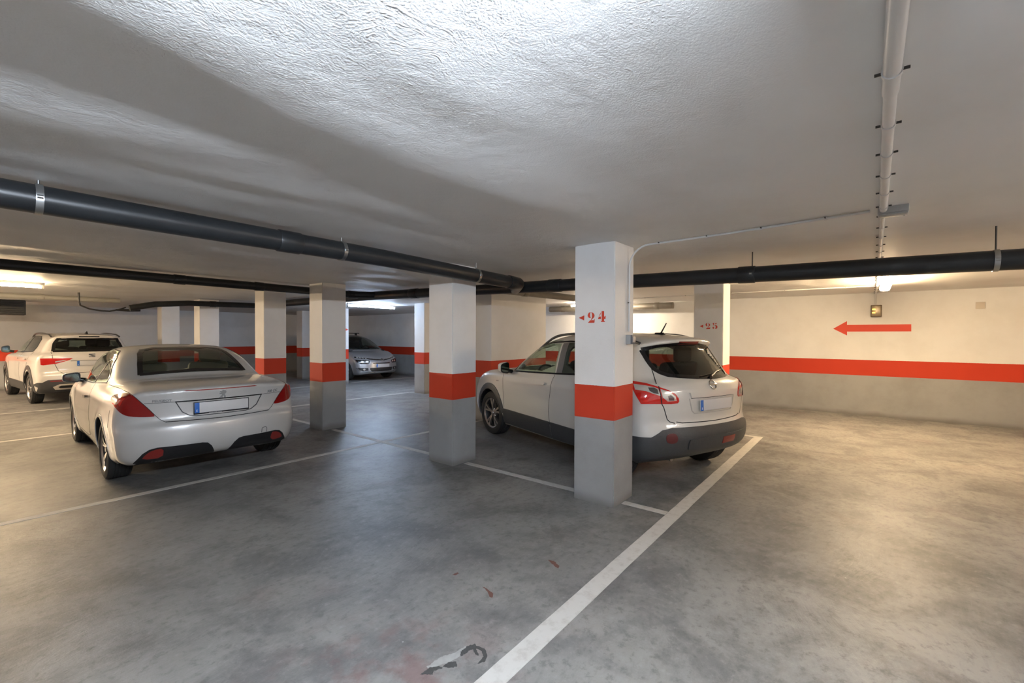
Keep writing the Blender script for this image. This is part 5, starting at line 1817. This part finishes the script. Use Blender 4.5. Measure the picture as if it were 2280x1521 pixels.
# ================================================================ silver minivan facing the aisle
def build_minivan():
    spec = dict(W=0.912, wb=2.84, rw=0.335, gap=0.045, ends=(-0.84, 3.76), top=1.66, zfloor=0.50, cmid=1.2,
                low=[(-0.6, 0.25), (-0.80, 0.35), (-0.84, 0.55), (-0.80, 0.90), (-0.75, 1.08), (0.5, 1.06), (2.4, 1.05), (2.95, 1.03), (3.25, 0.965), (3.50, 0.865), (3.64, 0.775), (3.71, 0.69), (3.735, 0.58), (3.745, 0.44),
                     (3.76, 0.36), (3.74, 0.29), (3.66, 0.235), (3.4, 0.21), (1.3, 0.20)],
                cab=[(-0.76, 0.60), (-0.76, 1.0), (-0.62, 1.40), (-0.58, 1.53), (-0.2, 1.585), (0.5, 1.625), (1.2, 1.62), (1.7, 1.57), (2.1, 1.475), (2.6, 1.265), (3.05, 1.04), (3.1, 0.60)],
                plan=[(-0.85, 0.83), (-0.4, 0.90), (0, 0.912), (1.5, 0.905), (2.6, 0.912), (3.1, 0.885), (3.45, 0.84), (3.76, 0.78)],
                inset=[(0.15, 0.09), (0.28, 0.05), (0.45, 0.01), (0.65, 0.0), (0.9, 0.012), (1.0, 0.035), (1.07, 0.08), (1.13, 0.14)],
                cabw=[(0.5, 0.86), (0.98, 0.85), (1.08, 0.82), (1.25, 0.76), (1.42, 0.69), (1.53, 0.61), (1.62, 0.52)],
                cabplan=[(-0.8, 0.08), (-0.3, 0.03), (0.4, 0.0), (1.6, 0.0), (2.3, 0.0), (3.0, 0.02)],
                curv=(0.22, 0.46, 0.15, 0.24), crown=(0.05, 0.05), klow=0.10, kcab=0.11, kjoin=0.06,
                flare=[(0.0, 0.335, 0.39, 0.012), (2.84, 0.335, 0.39, 0.012)])
    c = Car('parked_car', (9.43, 17.08, 180.0), spec)
    tag(c.root, 'silver minivan facing out beside the far wall under the bluish lamp', 'car')
    WS = [(-0.82, 1.06), (0.82, 1.06), (0.73, 1.30), (0.60, 1.53), (-0.60, 1.53), (-0.73, 1.30)]
    c.cut('front', 'front', [(-0.74, 1.10), (0.74, 1.10), (0.64, 1.32), (0.54, 1.49), (-0.54, 1.49), (-0.64, 1.32)], 0.0)
    DW = [(1.35, 1.07), (1.35, 1.48), (1.75, 1.45), (2.15, 1.33), (2.6, 1.10)]
    DR = [(-0.35, 1.10), (-0.25, 1.42), (0.1, 1.48), (1.25, 1.49), (1.25, 1.075)]
    for q in (DW, DR):
        c.cut('side', 'left', [(a*0.93+b, z*0.92+1.27*0.08) for a, z in q for b in (sum(p[0] for p in q)/len(q)*0.07,)], 0.0)
    c.body(0.028, M_SILVER)
    c.patch('windscreen', 'front', WS, G_TINT, 0.004, 0.004, step=0.05)
    c.patch('rear_window', 'rear', [(-0.64, 1.08), (0.64, 1.08), (0.55, 1.42), (-0.55, 1.42)], G_DARK, 0.004, 0.004, step=0.06)
    for vw, sx in (('left', -1), ('right', 1)):
        c.patch('door_window', vw, DW, G_CLEAR, 0.003, 0.004, step=0.05)
        c.patch('rear_door_window', vw, DR, G_DARK, 0.003, 0.004, step=0.05)
        c.strip('window_trim', vw, [(-0.38, 1.09), (-0.28, 1.43), (0.1, 1.495), (1.35, 1.50), (1.77, 1.465), (2.17, 1.345), (2.70, 1.06), (1.3, 1.06), (-0.38, 1.09)], 0.026, M_TRIM, 0.005, step=0.06)
        c.strip('door_seam', vw, [(2.45, 1.04), (2.36, 0.7), (2.34, 0.42)], 0.007, M_SEAM, step=0.06)
        c.strip('door_seam', vw, [(1.28, 1.05), (1.30, 0.7), (1.29, 0.38)], 0.007, M_SEAM, step=0.06)
        door_mirror(c, sx, (sx*0.93, 2.02, 1.10), (0.045, 0.10, 0.07), M_SILVER, 0, M_TRIM)
        sg = sx
        up_ = c.patch('daylight_lamp', 'front', [(sg*x, z) for x, z in ((0.40, 0.735), (0.42, 0.765), (0.62, 0.795), (0.80, 0.835), (0.82, 0.80), (0.62, 0.755))], M_TRIM, 0.006, 0.02)
        for k in range(4):
            x0 = 0.50+k*0.075
            c.patch('led_cell', 'front', [(sg*x, z) for x, z in ((x0, 0.752+k*0.012), (x0, 0.775+k*0.012), (x0+0.05, 0.783+k*0.012), (x0+0.05, 0.760+k*0.012))], M_LAMPC, 0.010, 0.004, parent=up_)
        hl = c.patch('headlamp', 'front', [(sg*x, z) for x, z in ((0.46, 0.60), (0.44, 0.69), (0.50, 0.70), (0.82, 0.735), (0.80, 0.66), (0.72, 0.60))], M_TRIM, 0.007, 0.02)
        for x0 in (0.52, 0.66):
            c.patch('projector', 'front', [(sg*(x0+0.045*math.cos(a)), 0.655+0.035*math.sin(a)) for a in np.linspace(0, 6.28, 14)[:-1]], M_LAMPC, 0.012, 0.006, parent=hl, step=0.02)
        c.strip('lamp_rim', 'front', [(sg*x, z) for x, z in ((0.83, 0.735), (0.80, 0.65), (0.72, 0.59), (0.46, 0.59))], 0.012, M_CHROME, 0.010, parent=hl)
        fg = c.patch('fog_recess', 'front', [(sg*x, z) for x, z in ((0.50, 0.36), (0.50, 0.44), (0.80, 0.46), (0.74, 0.37), (0.66, 0.34))], M_BLACK, 0.004, 0.02)
        c.patch('fog_lamp', 'front', [(sg*(0.62+0.035*math.cos(a)), 0.395+0.035*math.sin(a)) for a in np.linspace(0, 6.28, 14)[:-1]], M_LAMPC, 0.010, 0.006, parent=fg, step=0.02)
        c.strip('fog_rim', 'front', [(sg*x, z) for x, z in ((0.82, 0.46), (0.75, 0.36), (0.66, 0.325), (0.50, 0.325))], 0.014, M_CHROME, 0.008, parent=fg)
    c.strip('grille_chrome', 'front', [(-0.62, 0.80), (-0.30, 0.745), (-0.08, 0.73), (0.08, 0.73), (0.30, 0.745), (0.62, 0.80)], 0.022, M_CHROME, 0.008)
    c.strip('grille_gap', 'front', [(-0.45, 0.745), (-0.2, 0.715), (0.2, 0.715), (0.45, 0.745)], 0.028, M_TRIM, 0.005)
    em_ = empty('badge_emblem', (0, 0, 0), 0, c.root)
    em_.matrix_local = place_on(c, 'front', 0.0, 0.735, 0.012)
    for dy in (0.0, -0.045):
        flat_polys('badge_chevron', [[(-0.085, dy-0.03, 0), (0, dy+0.035, 0), (0.085, dy-0.03, 0), (0.085, dy-0.05, 0), (0, dy+0.010, 0), (-0.085, dy-0.05, 0)]], M_CHROME, em_, 0.008)
    c.patch('upper_slot', 'front', [(-0.34, 0.585), (-0.34, 0.61), (0.34, 0.61), (0.34, 0.585)], M_TRIM, 0.004, 0.02)
    lg = c.patch('lower_grille', 'front', [(-0.40, 0.325), (-0.46, 0.40), (-0.44, 0.445), (0.44, 0.445), (0.46, 0.40), (0.40, 0.325)], M_BLACK, 0.004, 0.02)
    for k in range(3):
        c.strip('grille_bar', 'front', [(-0.42, 0.355+k*0.028), (0.42, 0.355+k*0.028)], 0.008, M_CLAD, 0.010, parent=lg)
    c.strip('bumper_lip', 'front', [(-0.72, 0.305), (-0.4, 0.285), (0, 0.28), (0.4, 0.285), (0.72, 0.305)], 0.014, M_CHROME, 0.004)
    c.plate((0.0, 3.765, 0.515), 0.52, 0.11, (0, 1, 0.0), frame=False)
    # roof carrier bars
    for y0 in (1.25, 0.30):
        p, g = c.point('top', 0.5, y0, 0)
        rb = empty('roof_bar', (0, y0, p[2]+0.075), 0, c.root)
        box('bar', (-0.66, -0.03, -0.012), (0.66, 0.03, 0.014), M_TRIM, rb, 0.008)
        for sg in (-1, 1):
            bm = bmesh.new()
            add_box(bm, (sg*0.52-0.035, -0.035, -0.085), (sg*0.52+0.035, 0.035, -0.005), 0.01)
            bm_obj('bar_foot', bm, M_TRIM, rb, smooth=True)
    # wipers
    for x0, x1 in ((-0.55, 0.05), (0.0, 0.60)):
        Q, g = c.trace('front', [(x0, 1.09), (x1, 1.12)])
        tube('wiper', list(Q+g*0.012), 0.008, M_TRIM, c.root, 6)
    c.wheels(0.22, 7, 'plain', M_ALU, 0.205, 0.895, lip=M_SILVER)
    box('cabin_floor', (-0.74, -0.5, 0.45), (0.74, 2.6, 0.55), M_INT, c.root)
    for x in (-0.38, 0.38):
        c.seat(x, 1.45, 0.62, M_SEATB, 0.5)
        c.seat(x, 0.50, 0.62, M_SEATB, 0.6)
    box('dashboard', (-0.76, 2.25, 0.62), (0.76, 2.85, 1.04), M_INT, c.root, 0.07, 3)
    c.steering(-0.38, 2.05, 1.02)


build_suv()
build_minivan()
